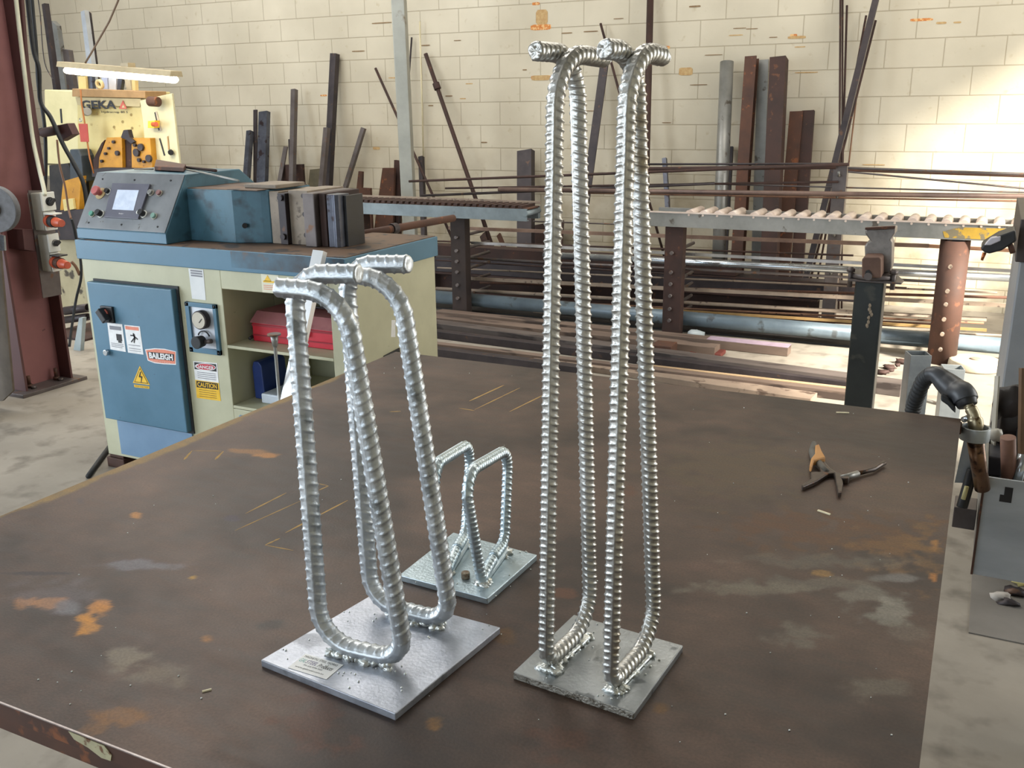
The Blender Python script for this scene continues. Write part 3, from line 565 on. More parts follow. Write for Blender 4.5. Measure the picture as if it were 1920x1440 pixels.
MB().prism([f3b(.0, 0, -.007), f3b(.10, 0, -.007), f3b(.10, 0, .007), f3b(.0, 0, .007)], (0, 0, .012)).build('weld_fillet', galv_blue, s3, .004)
bead('weld_bead', f3(-.006, 0), f3(.008, 0), .010, .009, weld, s3, 31, 14); bead('weld_bead', f3(.09, 0), f3(.112, 0), .008, .009, weld, s3, 32, 10); bead('weld_bead', f3b(-.005, 0), f3b(.01, 0), .009, .009, weld, s3, 33, 12); bead('weld_bead', f3b(.09, 0), f3b(.110, 0), .008, .009, weld, s3, 34, 10)
p = PZ(873, 1084, TZ+PT); MB().cyl(p, p+V((0, 0, .010)), .0065, 14).build('weld_stub', mat('burnt_zinc', '8f8a78', '6a4c34', .5, .3, 200), s3, .001)
droplets(s3, [PZ(x, y, TZ+PT) for x, y in [(957, 1100), (948, 1030), (962, 1032), (975, 1036), (988, 1036), (780, 1092), (857, 1095), (930, 1118), (870, 1105), (955, 1079), (966, 1079), (986, 1035), (899, 1108), (925, 1105)]], .0014, weld)

# ------------------------------------------------------------------ pliers on the table
pz = TZ+.001
pl = thing('pincers', PZ(1560, 895, TZ), 'old steel pliers lying open with one orange and grey grip', 'pliers')
def flat(pts, z0, z1, nm, m_, bev=.002):
    MB().prism([PZ(x, y, z0) for x, y in pts], (0, 0, z1-z0)).build(nm, m_, pl, bev)
tool = mat('oily_tool_steel', '453c38', '5c524c', .38, .7, 60, c3='6a4a36', s3=90, t3=.62)
flat([(1556, 885), (1568, 893), (1580, 897), (1578, 912), (1566, 908), (1563, 895), (1552, 896), (1530, 910), (1505, 921), (1502, 917), (1520, 905), (1519, 893), (1538, 892), (1533, 876), (1545, 872)], pz, pz+.009, 'jaw', tool)
flat([(1564, 894), (1576, 898), (1580, 915), (1577, 932), (1571, 934), (1567, 918)], pz, pz+.011, 'jaw', tool)
c = PZ(1583, 905, pz); MB().cyl(c, c+V((0, 0, .012)), .008, 16).build('pivot', tool, pl, .001)
MB().tube([PZ(x, y, TZ+.008) for x, y in [(1578, 897), (1592, 893), (1608, 888)]], .0062, 12).build('handle', steel_grey, pl)
MB().tube([PZ(x, y, TZ+.007) for x, y in [(1606, 888), (1622, 884), (1638, 880), (1650, 872), (1658, 868)]], .0046, 12).build('handle', tool, pl)
MB().tube([PZ(x, y, TZ+.007) for x, y in [(1550, 886), (1542, 878), (1534, 868), (1528, 858), (1524, 846), (1526, 831)]], .0062, 12, taper=[1, 1.1, 1.3, 1.5, 1.3, .8]).build('handle', mat('grey_grip', '4a4844', '5c5850', .6), pl)
flat([(1528, 845), (1535, 843), (1540, 856), (1547, 868), (1536, 871), (1525, 874), (1521, 886), (1517, 884), (1520, 870), (1527, 861)], pz+.004, pz+.0165, 'grip', mat('orange_grip', 'b07a42', 'c08c50', .6), .003)

# ------------------------------------------------------------------ blue and cream hydraulic press
MX0, MX1, MY0, MY1, MZ = -3.41, -2.03, 2.75, 3.39, 1.016
pr = thing('press_machine', ((MX0+MX1)/2, (MY0+MY1)/2, 0), 'pale green and blue hydraulic press cabinet with a control panel, beyond the table', 'machine')
cab = MB(); fy = MY0+.010
OX0, OX1 = -2.632, -2.115     # shelf opening
cab.box((MX0+.015, fy, .06), (MX0+.02+.0, MY1, .94))                                # left wall
cab.box((MX0+.015, fy, .06), (OX0, fy+.30, .94)).box((OX1, fy, .06), (MX1-.012, MY1, .94)).box((OX0, MY0+.52, .06), (OX1, MY1, .94)).box((MX0+.015, fy+.3, .06), (OX0, MY1, .94))
cab.box((OX0, fy, .862), (OX1, MY0+.52, .94)).box((OX0, fy, .06), (OX1, MY0+.52, .372))
cab.build('cabinet', creamgreen, pr, .003)
for z in (.636, .386): MB().box((OX0, fy, z-.012), (OX1, MY0+.51, z)).build('shelf', creamgreen, pr, .002)
MB().box((MX0, MY0, .936), (MX1, MY1+.01, MZ)).build('top_band', [blue], pr, .003)
topm = mat('worn_top', '4f3f33', '6d5542', .6, .3, 5, .9, c3='35302f', s3=12, t3=.55)
MB().box((MX0+.05, MY0+.006, MZ), (MX1-.006, MY1, MZ+.003)).build('top_surface', topm, pr)
MB().box((-2.56, MY0-.0012, .952), (-2.034, MY0-.0002, MZ-.002)).build('worn_patch', mat('wear_and_highlight', '4b7288', '39393d', .45, .1, 7, .9, c3='5c4c40', s3=26, t3=.60, w3=.15), pr)
for x in (MX0+.06, MX1-.06):
    for y in (MY0+.05, MY1-.08): MB().box((x-.055, y-.045, 0), (x+.05, y+.05, .045)).box((x-.045, y-.035, .045), (x+.04, y+.04, .062)).build('foot', rust, pr, .003)
# electrical door
DX0, DX1, DZ0, DZ1 = -3.345, -2.868, .243, .846
dy = MY0-.022
dr = MB().box((DX0, dy, DZ0), (DX1, fy+.001, DZ1)).build('door', blue, pr, .004)
MB().box((DX0+.01, fy-.006, DZ0-.01), (DX1+.012, fy+.001, DZ1+.01)).build('door_gap', black_soft, pr)
MB().box((-3.305, fy-.008, .075), (-2.868, fy+.002, .232)).build('lower_panel', blue_light, pr, .002)
MB().box((-2.600, fy-.008, .10), (-2.16, fy+.002, .350)).build('lower_panel', blue_light, pr, .002)
def on_door(x, y, off=0.0): return PY(x, y, dy-off)
c = on_door(204, 589); MB().box((c.x-.035, dy-.012, c.z-.035), (c.x+.035, dy, c.z+.035)).build('switch_plate', black, dr, .003)
MB().box((c.x-.03, dy-.045, c.z-.014), (c.x+.03, dy-.012, c.z+.014), rot=Matrix.Rotation(.9, 3, 'Y')).build('switch_knob', black, dr, .004)
MB().cyl(V((c.x-.012, dy-.020, c.z)), V((c.x-.012, dy-.012, c.z)), .026, 20).build('switch_ring', mat('faded_red', 'b4584c', 'c46a5c', .5), dr)
c = on_door(203, 660); MB().cyl(V((c.x, dy-.018, c.z)), V((c.x, dy, c.z)), .013, 18).build('door_lock', shiny, dr, .002)
def sticker(corners, m_, nm='label', Y=None, off=.001, par=None):
    Y = dy if Y is None else Y
    return MB().prism(PYs(corners, Y-off), (0, .0006, 0)).build(nm, m_, par or dr)
def quad_pt(q, u, v, Y, off):   # q: tl,tr,br,bl
    a = V(q[0]).lerp(V(q[1]), u); b = V(q[3]).lerp(V(q[2]), u); c = a.lerp(b, v); return PY(c.x, c.y, Y-off)
def sub(q, u0, v0, u1, v1, m_, nm, Y, par, off=.0018):
    MB().prism([quad_pt(q, u0, v0, Y, off), quad_pt(q, u1, v0, Y, off), quad_pt(q, u1, v1, Y, off), quad_pt(q, u0, v1, Y, off)], (0, .0005, 0)).build(nm, m_, par)
def words(q, u0, v1, wd, h, body, m_, Y, par, off=.0026, bold=0.0):
    o = quad_pt(q, u0, v1, Y, off); e = quad_pt(q, u0+wd, v1, Y, off); t = quad_pt(q, u0, v1-h, Y, off)
    text(body, 'lettering', o, e-o, V((0, 0, 1)), (e-o).length, (t-o).length, m_, par, bold)
q1 = [(201, 605), (229, 608), (236, 660), (207, 655)]; sticker(q1, white_st)
sub(q1, .12, .10, .88, .24, ink_grey, 'print', dy, dr); sub(q1, .5, .38, .85, .62, ink, 'print', dy, dr)
sub(q1, .58, .62, .80, .70, ink, 'print', dy, dr); sub(q1, .1, .74, .9, .76, ink_grey, 'print', dy, dr); sub(q1, .1, .80, .9, .82, ink_grey, 'print', dy, dr); sub(q1, .1, .86, .8, .88, ink_grey, 'print', dy, dr)
q2 = [(233, 609), (262, 612), (269, 665), (240, 661)]; sticker(q2, white_st); sub(q2, .04, .04, .9, .16, coral, 'print', dy, dr)
def fig(q, pts, th):
    mb = MB()
    for (u0, v0, u1, v1) in pts:
        a = quad_pt(q, u0, v0, dy, .002); b = quad_pt(q, u1, v1, dy, .002); d = (b-a).normalized(); s = V((-d.z, 0, d.x))*th
        mb.add([a-s, b-s, b+s, a+s], [[0, 1, 2, 3]])
    mb.build('print', ink, dr)
fig(q2, [(.5, .32, .55, .44), (.5, .34, .52, .27), (.3, .36, .5, .36), (.5, .36, .75, .48), (.54, .44, .3, .60), (.55, .44, .48, .62), (.56, .30, .58, .5)], .0028)
sub(q2, .1, .70, .85, .72, ink_grey, 'print', dy, dr); sub(q2, .1, .82, .85, .84, ink_grey, 'print', dy, dr); sub(q2, .1, .9, .85, .915, ink_grey, 'print', dy, dr)
# maker badge
bd = [(272, 655), (290, 653), (308, 654), (330, 659), (330, 684), (308, 683), (290, 681), (277, 676)]
sticker(bd, white_st, 'badge', off=.001); cx_, cz_ = 301, 668
sticker([(cx_+(x-cx_)*.95, cz_+(y-cz_)*.88) for x, y in bd], coral, 'badge', off=.0016)
qb = [(277, 659.5), (326, 664), (326, 677), (279, 672)]
sticker(qb, ink, 'badge', off=.0022); words(qb, .03, .95, .94, .90, 'BAILEIGH', white_st, dy, dr, .003, .045)
qb2 = [(283, 675), (320, 679), (320, 682), (284, 678)]; words(qb2, .0, .95, 1, .9, 'INDUSTRIAL', mat('pale_pink_ink', 'ecc4b4', None, .5), dy, dr, .003)
# high-voltage triangle
sticker([(262, 686), (281, 722), (249, 718)], yellow_st, 'warning_sign', off=.001)
def tri(s, off, m_):
    c = (264, 708.5); sticker([(c[0]+(x-c[0])*s, c[1]+(y-c[1])*s) for x, y in [(262, 686), (281, 722), (249, 718)]], m_, 'warning_sign', off=off)
tri(.82, .0016, ink); tri(.72, .0022, yellow_st)
sticker([(262.5, 697), (264.5, 697), (263, 705), (267, 706), (265, 717), (264, 717), (264.5, 708), (260, 707)], ink, 'print', off=.0028)
qn = [(251, 721), (280, 724.5), (280, 729), (252, 726)]; sticker(qn, yellow_st, 'label', off=.001); words(qn, .06, .8, .88, .6, 'HIGH VOLTAGE', mat('ochre_ink', '8a6a20', None, .5), dy, dr, .0018)
# danger / caution labels on the cabinet front
q3 = [(362, 677), (407, 681), (410, 718), (366, 712)]; sticker(q3, white_st, 'label', fy, .001, pr)
q3b = [(364, 679), (405, 683), (406, 697), (365, 692)]; sticker(q3b, ink, 'label', fy, .0016, pr)
ov = [(385+19.5*math.cos(a*.3142), 688+6.6*math.sin(a*.3142)+1.7*math.cos(a*.3142)) for a in range(20)]; sticker(ov, white_st, 'label', fy, .0022, pr)
sticker([(385+(x-385)*.92, 688+(y-688)*.84) for x, y in ov], red_st, 'label', fy, .0028, pr); words([(367, 684), (403, 687.5), (403, 694), (367, 690)], .04, .95, .92, 1, 'DANGER', white_st, fy, pr, .0036, .02)
for v in (.55, .65, .75, .85): sub(q3, .12, v, .9, v+.03, ink_grey, 'print', fy, pr)
q4 = [(366, 712), (410, 718), (414, 752), (369, 746)]; sticker(q4, yellow_st, 'label', fy, .001, pr)
q4b = [(368, 714), (408, 719), (409, 731), (369, 726)]; sticker(q4b, ink, 'label', fy, .0016, pr); words(q4b, .05, .86, .9, .72, 'CAUTION', yellow_st, fy, pr, .0024, .02)
for v in (.5, .62, .74, .86): sub(q4, .12, v, .85, v+.03, mat('ochre_ink', '8a6a20', None, .5), 'print', fy, pr)
q5 = [(353, 503), (381, 506), (386, 563), (360, 560)]; sticker(q5, mat('faded_sticker', 'd2d4d4', 'dfe0e0', .5), 'label', fy, .001, pr)
for v in (.04, .12, .2): sub(q5, .12, v, .9, v+.05, ink_grey, 'print', fy, pr)
q6 = [(489, 513), (522, 516), (522, 550), (492, 548)]; sticker(q6, mat('cream_label', 'dcd8c0', None, .5), 'label', fy, .001, pr)
sticker([(501, 516), (509, 528), (495, 527)], yellow_st, 'warning_sign', fy, .0018, pr); sub(q6, .1, .36, .9, .46, yellow_st, 'print', fy, pr)
for v in (.6, .7, .8): sub(q6, .1, v, .9, v+.03, coral, 'print', fy, pr)
# gauge window
g0 = MB(); gx0, gx1, gz0, gz1 = -2.825, -2.662, .592, .798
g0.box((gx0, fy-.012, gz1-.018), (gx1, fy+.01, gz1)).box((gx0, fy-.012, gz0), (gx1, fy+.01, gz0+.022)).box((gx0, fy-.012, gz0), (gx0+.022, fy+.01, gz1)).box((gx1-.018, fy-.012, gz0), (gx1, fy+.01, gz1))
gp = g0.build('gauge_frame', blue, pr, .002)
MB().box((gx0+.02, fy-.004, gz0+.02), (gx1-.016, fy+.0, gz1-.016)).build('gauge_panel', mat('aluminium_panel', 'b4b8c0', 'c8ccd2', .4, .5, 9), gp)
c = PY(383, 598, fy); MB().cyl(V((c.x, fy-.030, c.z)), V((c.x, fy-.004, c.z)), .038, 28).build('gauge_body', steel_dark, gp, .002)
MB().cyl(V((c.x-.001, fy-.032, c.z)), V((c.x-.001, fy-.030, c.z)), .033, 28).build('gauge_dial', mat('dial_face', 'b8b0a0', 'c6bfb0', .4), gp)
MB().box((c.x-.001, fy-.0335, c.z-.002), (c.x+.022, fy-.0325, c.z+.001), rot=Matrix.Rotation(-.8, 3, 'Y')).build('gauge_needle', ink, gp)
c = PY(377, 640, fy-.03); MB().cyl(V((c.x, fy-.060, c.z)), V((c.x, fy-.02, c.z)), .026, 20, r2=.022).build('regulator_knob', black_soft, gp, .003)
MB().cyl(V((c.x+.02, fy-.03, c.z)), V((c.x+.055, fy-.03, c.z+.006)), .009, 12).build('regulator_body', steel_mid, gp)
MB().tube([V((c.x+.0+.03*math.cos(a*.26), fy-.012, c.z+.012+.026*math.sin(a*.26))) for a in range(1, 12)], .003, 8).build('air_hose', black, gp)
for x, z in ((gx0+.01, gz0+.01), (gx1-.008, gz0+.01), (gx0+.01, gz1-.008), (gx1-.008, gz1-.008)): MB().cyl(V((x, fy-.014, z)), V((x, fy-.012, z)), .004, 10).build('screw', ink, gp)
# side face details
MB().prism([PX(x, y, MX1-.0125) for x, y in [(734, 600), (741, 600), (741, 632), (733, 632)]], (.001, 0, 0)).build('label', white_st, pr)
MB().prism([PX(x, y, MX1-.011) for x, y in [(719, 667), (748, 652), (750, 675), (719, 685)]], (.004, 0, 0)).build('side_vent', black_soft, pr)
# control console
cx0, cx1, cyf = -3.40, -2.90, 2.764
prof = lambda X: [V((X, cyf, MZ+.003)), V((X, cyf, 1.062)), V((X, 2.905, 1.283)), V((X, 3.22, 1.285)), V((X, 3.34, 1.20)), V((X, 3.36, MZ+.003))]
con = MB().prism(prof(cx0), (cx1-cx0, 0, 0)).build('console', blue_dirty, pr, .004)
nS = V((0, -(1.283-1.062), (2.905-cyf))).normalized(); uS = V((0, 2.905-cyf, 1.283-1.062)); hSl = uS.length; uS.normalize()
def cp_(u, v, off=0.0): return V((cx0, cyf, 1.062))+V((1, 0, 0))*(cx1-cx0)*u+uS*hSl*v+nS*off
MB().prism([cp_(.005, .01, .001), cp_(.995, .01, .001), cp_(.995, .99, .001), cp_(.005, .99, .001)], nS*.003).build('panel_plate', panel_grey, con, .0008)
MB().box((cx0-.002, cyf-.002, MZ+.006), (cx1+.002, cyf+.004, 1.060)).build('console_front', blue, con, .001)
for u, v in ((.1, .87), (.47, .87), (.87, .88), (.12, .1), (.5, .1), (.9, .1)): MB().cyl(cp_(u, v, .004), cp_(u, v, .006), .004, 10).build('screw', ink, con)
def on_console(x, y):
    # intersect the photo ray with the panel plane
    o = cp_(0, 0, .004); d = V(ray(x, y)); t = (o-V(CAM)).dot(nS)/d.dot(nS); return V(CAM)+d*t
def cquad(pts, m_, nm, off, th, par, bev=.001): return MB().prism([on_console(x, y)+nS*off for x, y in pts], nS*th).build(nm, m_, par, bev)
hm = cquad([(214, 345), (284, 347), (262, 412), (198, 409)], mat('display_bezel', '5c5c68', '666672', .4), 'display', 0, .010, con)
cquad([(224, 358), (264, 359), (254, 397), (214, 395)], screen, 'screen', .0104, .0008, hm, 0)
o = on_console(226, 404)+nS*.0108; e = on_console(235, 404.5)+nS*.0108; text('Beijer', 'lettering', o, e-o, uS, (e-o).length, .006, white_st, hm)
def button(x, y, r, h, m_, ring=None, nm='button'):
    c = on_console(x, y); MB().cyl(c, c+nS*.004, r*1.25, 20).build('button_ring', ring or grey_pl, con); MB().cyl(c+nS*.004, c+nS*h, r, 20).build(nm, m_, con, .0015)
c = on_console(189, 363); MB().cyl(c, c+nS*.003, .026, 24).build('stop_plate', mat('tan_disc', 'a89468', 'b8a478', .6), con)
MB().cyl(c+nS*.003, c+nS*.022, .012, 20).cyl(c+nS*.022, c+nS*.036, .021, 24, r2=.019).build('emergency_stop_button', mat('faded_red_button', 'ab5654', 'bb6664', .5), con, .002)
for x, y in ((204, 360),): button(x, y, .011, .018, black, white_pl, 'selector_switch')
for (x, y, m_) in ((284, 362, steel_grey), (300, 363, mat('faded_maroon', '7c5654', '8a6462', .5)), (174, 402, mat('green_button', '4e8a78', '5c9a88', .4)), (290, 406, mat('green_grey', '6a8a80', '7a9a8e', .4))): button(x, y, .011, .014, m_)
for x, y in ((190, 402), (270, 402)): button(x, y, .013, .026, black, white_pl, 'selector_switch')
c = on_console(262, 400); MB().cyl(c, c+nS*.012, .008, 16).build('key_lock', white_pl, con)
# grey arm that lies along the console top
# ram housing and tooling along the top
hx = [PZ(364, 454, MZ), PZ(463, 456, MZ), PZ(505, 457, MZ), PZ(529, 458, MZ), PZ(548, 458, MZ), PZ(572, 459, MZ), PZ(599, 459, MZ), PZ(625, 460, MZ), PZ(653, 460, MZ)]
def block(i, j, ztop_px, depth, m_, nm, dy_=0.0, bev=.003, z0=MZ+.003):
    a, b = hx[i], hx[j]; za = PY(*ztop_px, a.y+dy_).z
    return MB().box((a.x, a.y+dy_, z0), (b.x, a.y+dy_+depth, za)).build(nm, m_, pr, bev)
z_h = PY(430, 359, hx[0].y).z
h1 = MB().prism([V((-2.905, 2.90, MZ+.003)), V((-2.665, 2.90, MZ+.003)), V((-2.560, 2.945, MZ+.003)), V((-2.53, 2.96, MZ+.003)), V((-2.53, 3.22, MZ+.003)), V((-2.905, 3.22, MZ+.003))], (0, 0, z_h-MZ)).build('ram_housing', blue_dirty, pr, .004)
MB().box((-2.905, 2.905, z_h+.002), (-2.54, 3.215, z_h+.006)).build('housing_lid', topm, pr, .002)
c = V((-2.625, 2.914, 1.09)); MB().cyl(c, c+V((.01, -.012, 0)), .010, 14).build('bolt_hole', ink, h1)
MB().box((-2.66, 2.97, z_h+.006), (-2.50, 3.15, z_h+.022)).build('cover_plate', tan_metal, pr, .003)
z_t = z_h-.002
MB().box((-2.525, 2.955, MZ+.003), (-2.478, 3.20, z_t)).build('die_block', tan_metal, pr, .002)
MB().box((-2.476, 2.945, MZ+.003), (-2.440, 3.15, z_t-.005)).build('die_plate', steel_dark, pr, .002)
MB().box((-2.438, 2.965, MZ+.003), (-2.345, 3.20, z_t+.006)).build('die_block', tan_metal, pr, .002)
for z in (1.06, 1.14, 1.21):
    MB().cyl(V((-2.355, 2.960, z)), V((-2.355, 2.950, z)), .010, 10).build('bolt', steel_dark, pr)
for z in (1.05, 1.20): MB().cyl(V((-2.458, 2.946, z)), V((-2.458, 2.934, z)), .012, 10).build('bolt', steel_dark, pr)
MB().box((-2.343, 2.93, MZ+.003), (-2.290, 3.19, z_t)).build('tool_bar', steel_mid, pr, .003)
MB().box((-2.285, 2.955, MZ+.003), (-2.255, 3.18, z_t)).build('tool_bar', rust_dark, pr, .003)
MB().sweep((-2.225, 2.98, MZ+.003), (-2.225, 2.98, z_t-.004), [(-.028, -.01), (-.02, -.03), (.0, -.022), (.015, -.03), (.028, -.02), (.028, .05), (-.028, .05)], up=(0, 1, 0)).build('tool_bar', steel_blue, pr, .002)
MB().box((-2.196, 2.99, MZ+.003), (-2.184, 3.10, z_t-.01)).build('tool_bar', black, pr, .001)
# arm pipe leaving the machine towards the back
a = V((-2.36, 3.30, MZ+.035)); b = V((-2.20, 4.45, MZ+.01))
pa = PZ(668, 441, MZ); pb = PZ(850, 409, MZ)
ap = MB().pipe(pa, pb, .017, .004, 18).build('support_pipe', rust, pr); MB().cyl(pa.lerp(pb, .33), pa.lerp(pb, .38), .024, 18).build('collar', steel_dark, pr, .002)
# things lying on the console
def lay(nm, pts, r, m_, lb, cat, z=1.292):
    tag(MB().tube([PZ(x, y, z) for x, y in pts], r, 8).build(nm, m_), lb, cat, 'bits of steel on the console')
sh = [PZ(292, 316, 1.30), PZ(350, 326, 1.30), PZ(347, 322, 1.30), PZ(295, 305, 1.30)]
tag(MB().prism([V((p_.x, p_.y, 1.288)) for p_ in [PZ(290, 318, 1.29), PZ(345, 321, 1.29), PZ(349, 314, 1.29), PZ(293, 304, 1.29)]], (0, 0, .016)).build('steel_offcut', rust, bevel=.002), 'rusty channel offcut lying on top of the press console', 'offcut', 'bits of steel on the console')
lay('steel_rod', [(340, 317), (395, 327), (447, 339)], .004, steel_grey, 'thin pale rod lying over the curved back of the console', 'rod', 1.285)
lay('steel_rod', [(252, 317), (288, 317)], .003, tan_metal, 'short thin strip on the back edge of the console', 'rod', 1.29)
lay('steel_rod', [(345, 313), (405, 320)], .006, rust_dark, 'dark rusty bar on the console behind the pale rod', 'rod', 1.292)
# contents of the shelves
tbx = thing('toolbox', (-2.37, 3.0, .636), 'red steel toolbox with a dusty lid on the upper press shelf', 'toolbox')
tx0, tx1 = -2.585, -2.185
MB().box((tx0, 2.86, .637), (tx1, 3.10, .715)).build('body', redbox, tbx, .003)
MB().prism([V((tx0-.006, 2.852, .713)), V((tx0-.006, 2.90, .752)), V((tx0-.006, 3.06, .752)), V((tx0-.006, 3.108, .713))], (tx1-tx0+.012, 0, 0)).build('lid', reddust, tbx, .002)
MB().box((tx0+.002, 2.856, .700), (tx1-.002, 2.862, .708)).box((tx0+.002, 2.856, .66), (tx1-.002, 2.861, .665)).build('trim', mat('dark_red', '8a1826', '9a2030', .4), tbx)
MB().box((-2.335, 2.846, .68), (-2.30, 2.858, .728)).build('latch', mat('dark_red', '8a1826', '9a2030', .4), tbx, .002); MB().tube([V((-2.46, 2.98, .752)), V((-2.46, 2.97, .772)), V((-2.28, 2.97, .772)), V((-2.28, 2.98, .752))], .005, 8).build('handle', steel_dark, tbx)
tag(MB().prism([V((-2.175, 2.85, .637)), V((-2.155, 2.85, .637)), V((-2.150, 2.85, .715)), V((-2.172, 2.85, .720))], (0, .16, 0)).build('paper_pad', mat('lilac_paper', 'b8b4cc', 'd0cee0', .6)), 'pale lilac paper pad wedged beside the red toolbox', 'papers')
tag(MB().prism([V((-2.612, 2.87, .387)), V((-2.560, 2.87, .387)), V((-2.566, 2.87, .530)), V((-2.580, 2.87, .545)), V((-2.606, 2.87, .545)), V((-2.615, 2.87, .52))], (0, .15, 0)).build('binder', mat('navy_blue', '1e3470', '283f80', .45), bevel=.004), 'dark blue upright case on the lower press shelf', 'case')
tag(MB().box((-2.545, 2.83, .387), (-2.36, 3.0, .428)).build('storage_box', mat('pale_blue_plastic', 'b4bcc8', 'c8d0da', .4), bevel=.006), 'pale blue flat plastic box on the lower press shelf', 'box')
tag(MB().tube([V((-2.622, 2.90, .645)), V((-2.60, 2.885, .652)), V((-2.585, 2.84, .650))], .007, 8).ball(V((-2.612, 2.95, .672)), .032, 12, (1, 1, .9)).build('grease_tool', steel_dark), 'dark greasy tool beside the toolbox on the upper shelf', 'tool')
# leaning square tube and rod in front of the machine
a = PY(600, 471, 2.715); b = PY(531, 790, 2.47); b = a+(b-a)*(a.z/(a.z-b.z))*.999
def sq(w_, h_): return [(-w_/2, -h_/2), (w_/2, -h_/2), (w_/2, h_/2), (-w_/2, h_/2)]
tag(MB().sweep(a, b, sq(.046, .024), up=(0, 1, 0), hollow=sq(.040, .018)).build('square_tube', mat('polished_stainless', 'e0e2e4', 'ececee', .3, .5, 3, rvar=.03)), 'shiny square tube leaning against the front of the press', 'tube')
rp = PY(520, 700, 2.50)
rd = thing('adjustable_prop', (rp.x, rp.y, 0), 'thin steel rod with a flat round head in front of the press', 'rod')
zt = PY(518, 626, 2.50).z
MB().cyl((rp.x, rp.y, .01), (rp.x, rp.y, zt-.03), .006, 12).cyl((rp.x, rp.y, zt-.045), (rp.x, rp.y, zt-.006), .009, 12, r2=.014).build('rod', steel_grey, rd)
MB().cyl((rp.x, rp.y, zt-.006), (rp.x, rp.y, zt), .024, 20).build('head', steel_mid, rd, .001); MB().cyl((rp.x, rp.y, 0), (rp.x, rp.y, .012), .06, 20).build('foot', steel_mid, rd, .002)
tag(MB().tube([PZ(x, y, .012) for x, y in [(165, 893), (180, 872), (196, 850), (205, 838)]], .011, 8).build('power_cable', black_soft), 'black cable on the floor at the press foot', 'cable')

# ------------------------------------------------------------------ red oxide building column and its fittings
rc = thing('steel_column', (-4.83, 3.515, 0), 'red oxide painted steel column with a bolted base plate at the left', 'column')
CX = -4.83
MB().box((CX-.006, 3.37, .02), (CX+.006, 3.66, ZT)).build('web', column_red, rc)
MB().box((CX-.10, 3.358, .02), (CX+.10, 3.372, ZT)).build('flange', column_dark, rc, .001)
MB().box((CX-.10, 3.658, .02), (CX+.10, 3.672, ZT)).build('flange', column_dark, rc, .001)
MB().box((CX-.13, 3.30, 0), (CX+.15, 3.73, .02)).build('base_plate', steel_mid, rc, .002)
for y in (3.42, 3.60):
    MB().cyl((CX+.05, y, .02), (CX+.05, y, .04), .018, 6).cyl((CX+.05, y, .04), (CX+.05, y, .09), .010, 10).build('anchor_bolt', rust, rc)
    MB().cyl((CX+.085, y, .02), (CX+.085, y, .035), .016, 6).build('anchor_nut', steel_mid, rc)
# bracket plate with two isolator sockets
IX = -4.60
br = MB().prism([PX(x, y, IX-.09) for x, y in [(52, 357), (95, 357), (115, 552), (80, 559)]], (.004, 0, 0)).build('mounting_plate', steel_mid); tag(br, 'dark steel strip behind the socket boxes on the red column', 'bracket')
tag(MB().prism([PX(x, y, IX-.094) for x, y in [(42, 430), (66, 430), (70, 472), (46, 468)]], (-.13, 0, 0)).build('support_bracket', column_dark, bevel=.002), 'dark stub bracket joining the socket strip to the red column', 'bracket')
def isolator(lb, tl, br_, knob, sock, plug_m, ring):
    # the dials face +X; the grey side faces the camera
    a = PX(*tl, IX); b = PX(*br_, IX); y0, y1 = a.y, b.y; z1, z0 = a.z, b.z; xl = PY(tl[0]-22, (tl[1]+br_[1])/2, y0).x; h = z1-z0; wy = y1-y0
    t = thing('isolator_socket', ((xl+IX)/2, (y0+y1)/2, z0), lb, 'socket', 'socket boxes on the red column')
    MB().box((xl, y0, z0), (IX-.014, y1, z1)).build('body', grey_pl, t, .006)
    MB().box((IX-.014, y0+.004, z0), (IX-.004, y1, z0+h*.50)).build('lower_front', white_pl, t, .003)
    MB().box((IX-.014, y0, z0+h*.53), (IX, y1+.006, z1+.004)).build('upper_front', white_pl, t, .003)
    c = V((IX, (y0+y1)/2+.006, z0+h*.77)); rr = wy*.30
    MB().cyl(c, c+V((.008, 0, 0)), rr*1.05, 20).build('dial', ring, t); MB().box((c.x+.008, c.y-rr*.9, c.z-.009), (c.x+.030, c.y+rr*.9, c.z+.009), rot=Matrix.Rotation(.6, 3, 'X')).cyl(c+V((.008, 0, 0)), c+V((.020, 0, 0)), rr*.72, 16).build('knob', black, t, .002)
    s = V((IX-.004, y0+wy*.35, z0+h*.26)); d = V((.93, -.25, -.02)).normalized()
    MB().cyl(s, s+d*.035, .034, 20).build('socket_ring', orange, t, .002); MB().cyl(s+d*.035, s+d*.080, .031, 20).build('plug_collar', plug_m, t, .002)
    MB().cyl(s+d*.080, s+d*.155, .027, 18, r2=.020).build('plug', orange, t, .002)
    MB().box((s.x, s.y-.03, s.z+.036), (s.x+.075, s.y+.03, s.z+.044)).build('flap', white_pl if ring is black else black, t, .002)
    return s+d*.155
e1 = isolator('upper white socket box with black knob and bright orange plug', (77, 363), (110, 430), 0, 0, black_soft, black)
e2 = isolator('lower white socket box with silver ringed knob and brown orange plug', (90, 441), (118, 507), 0, 0, rust, steel_grey)
def cable(nm, pts, r, m_, lb, cat='cable', group=None):
    # pts: (x, y, worldY)
    P = [PY(x, y, Y) for x, y, Y in pts]; out = []
    for i in range(len(P)-1):
        p0, p1, p2, p3 = P[max(i-1, 0)], P[i], P[i+1], P[min(i+2, len(P)-1)]
        for k in range(6):
            t = k/6; out.append(.5*((2*p1)+(p2-p0)*t+(2*p0-5*p1+4*p2-p3)*t*t+(3*p1-p0-3*p2+p3)*t**3))
    out.append(P[-1])
    if pts[0][1] <= 30: out.insert(0, V((out[0].x, out[0].y, ZT-.01)))
    return tag(MB().tube(out, r, 8).build(nm, m_), lb, cat, group)
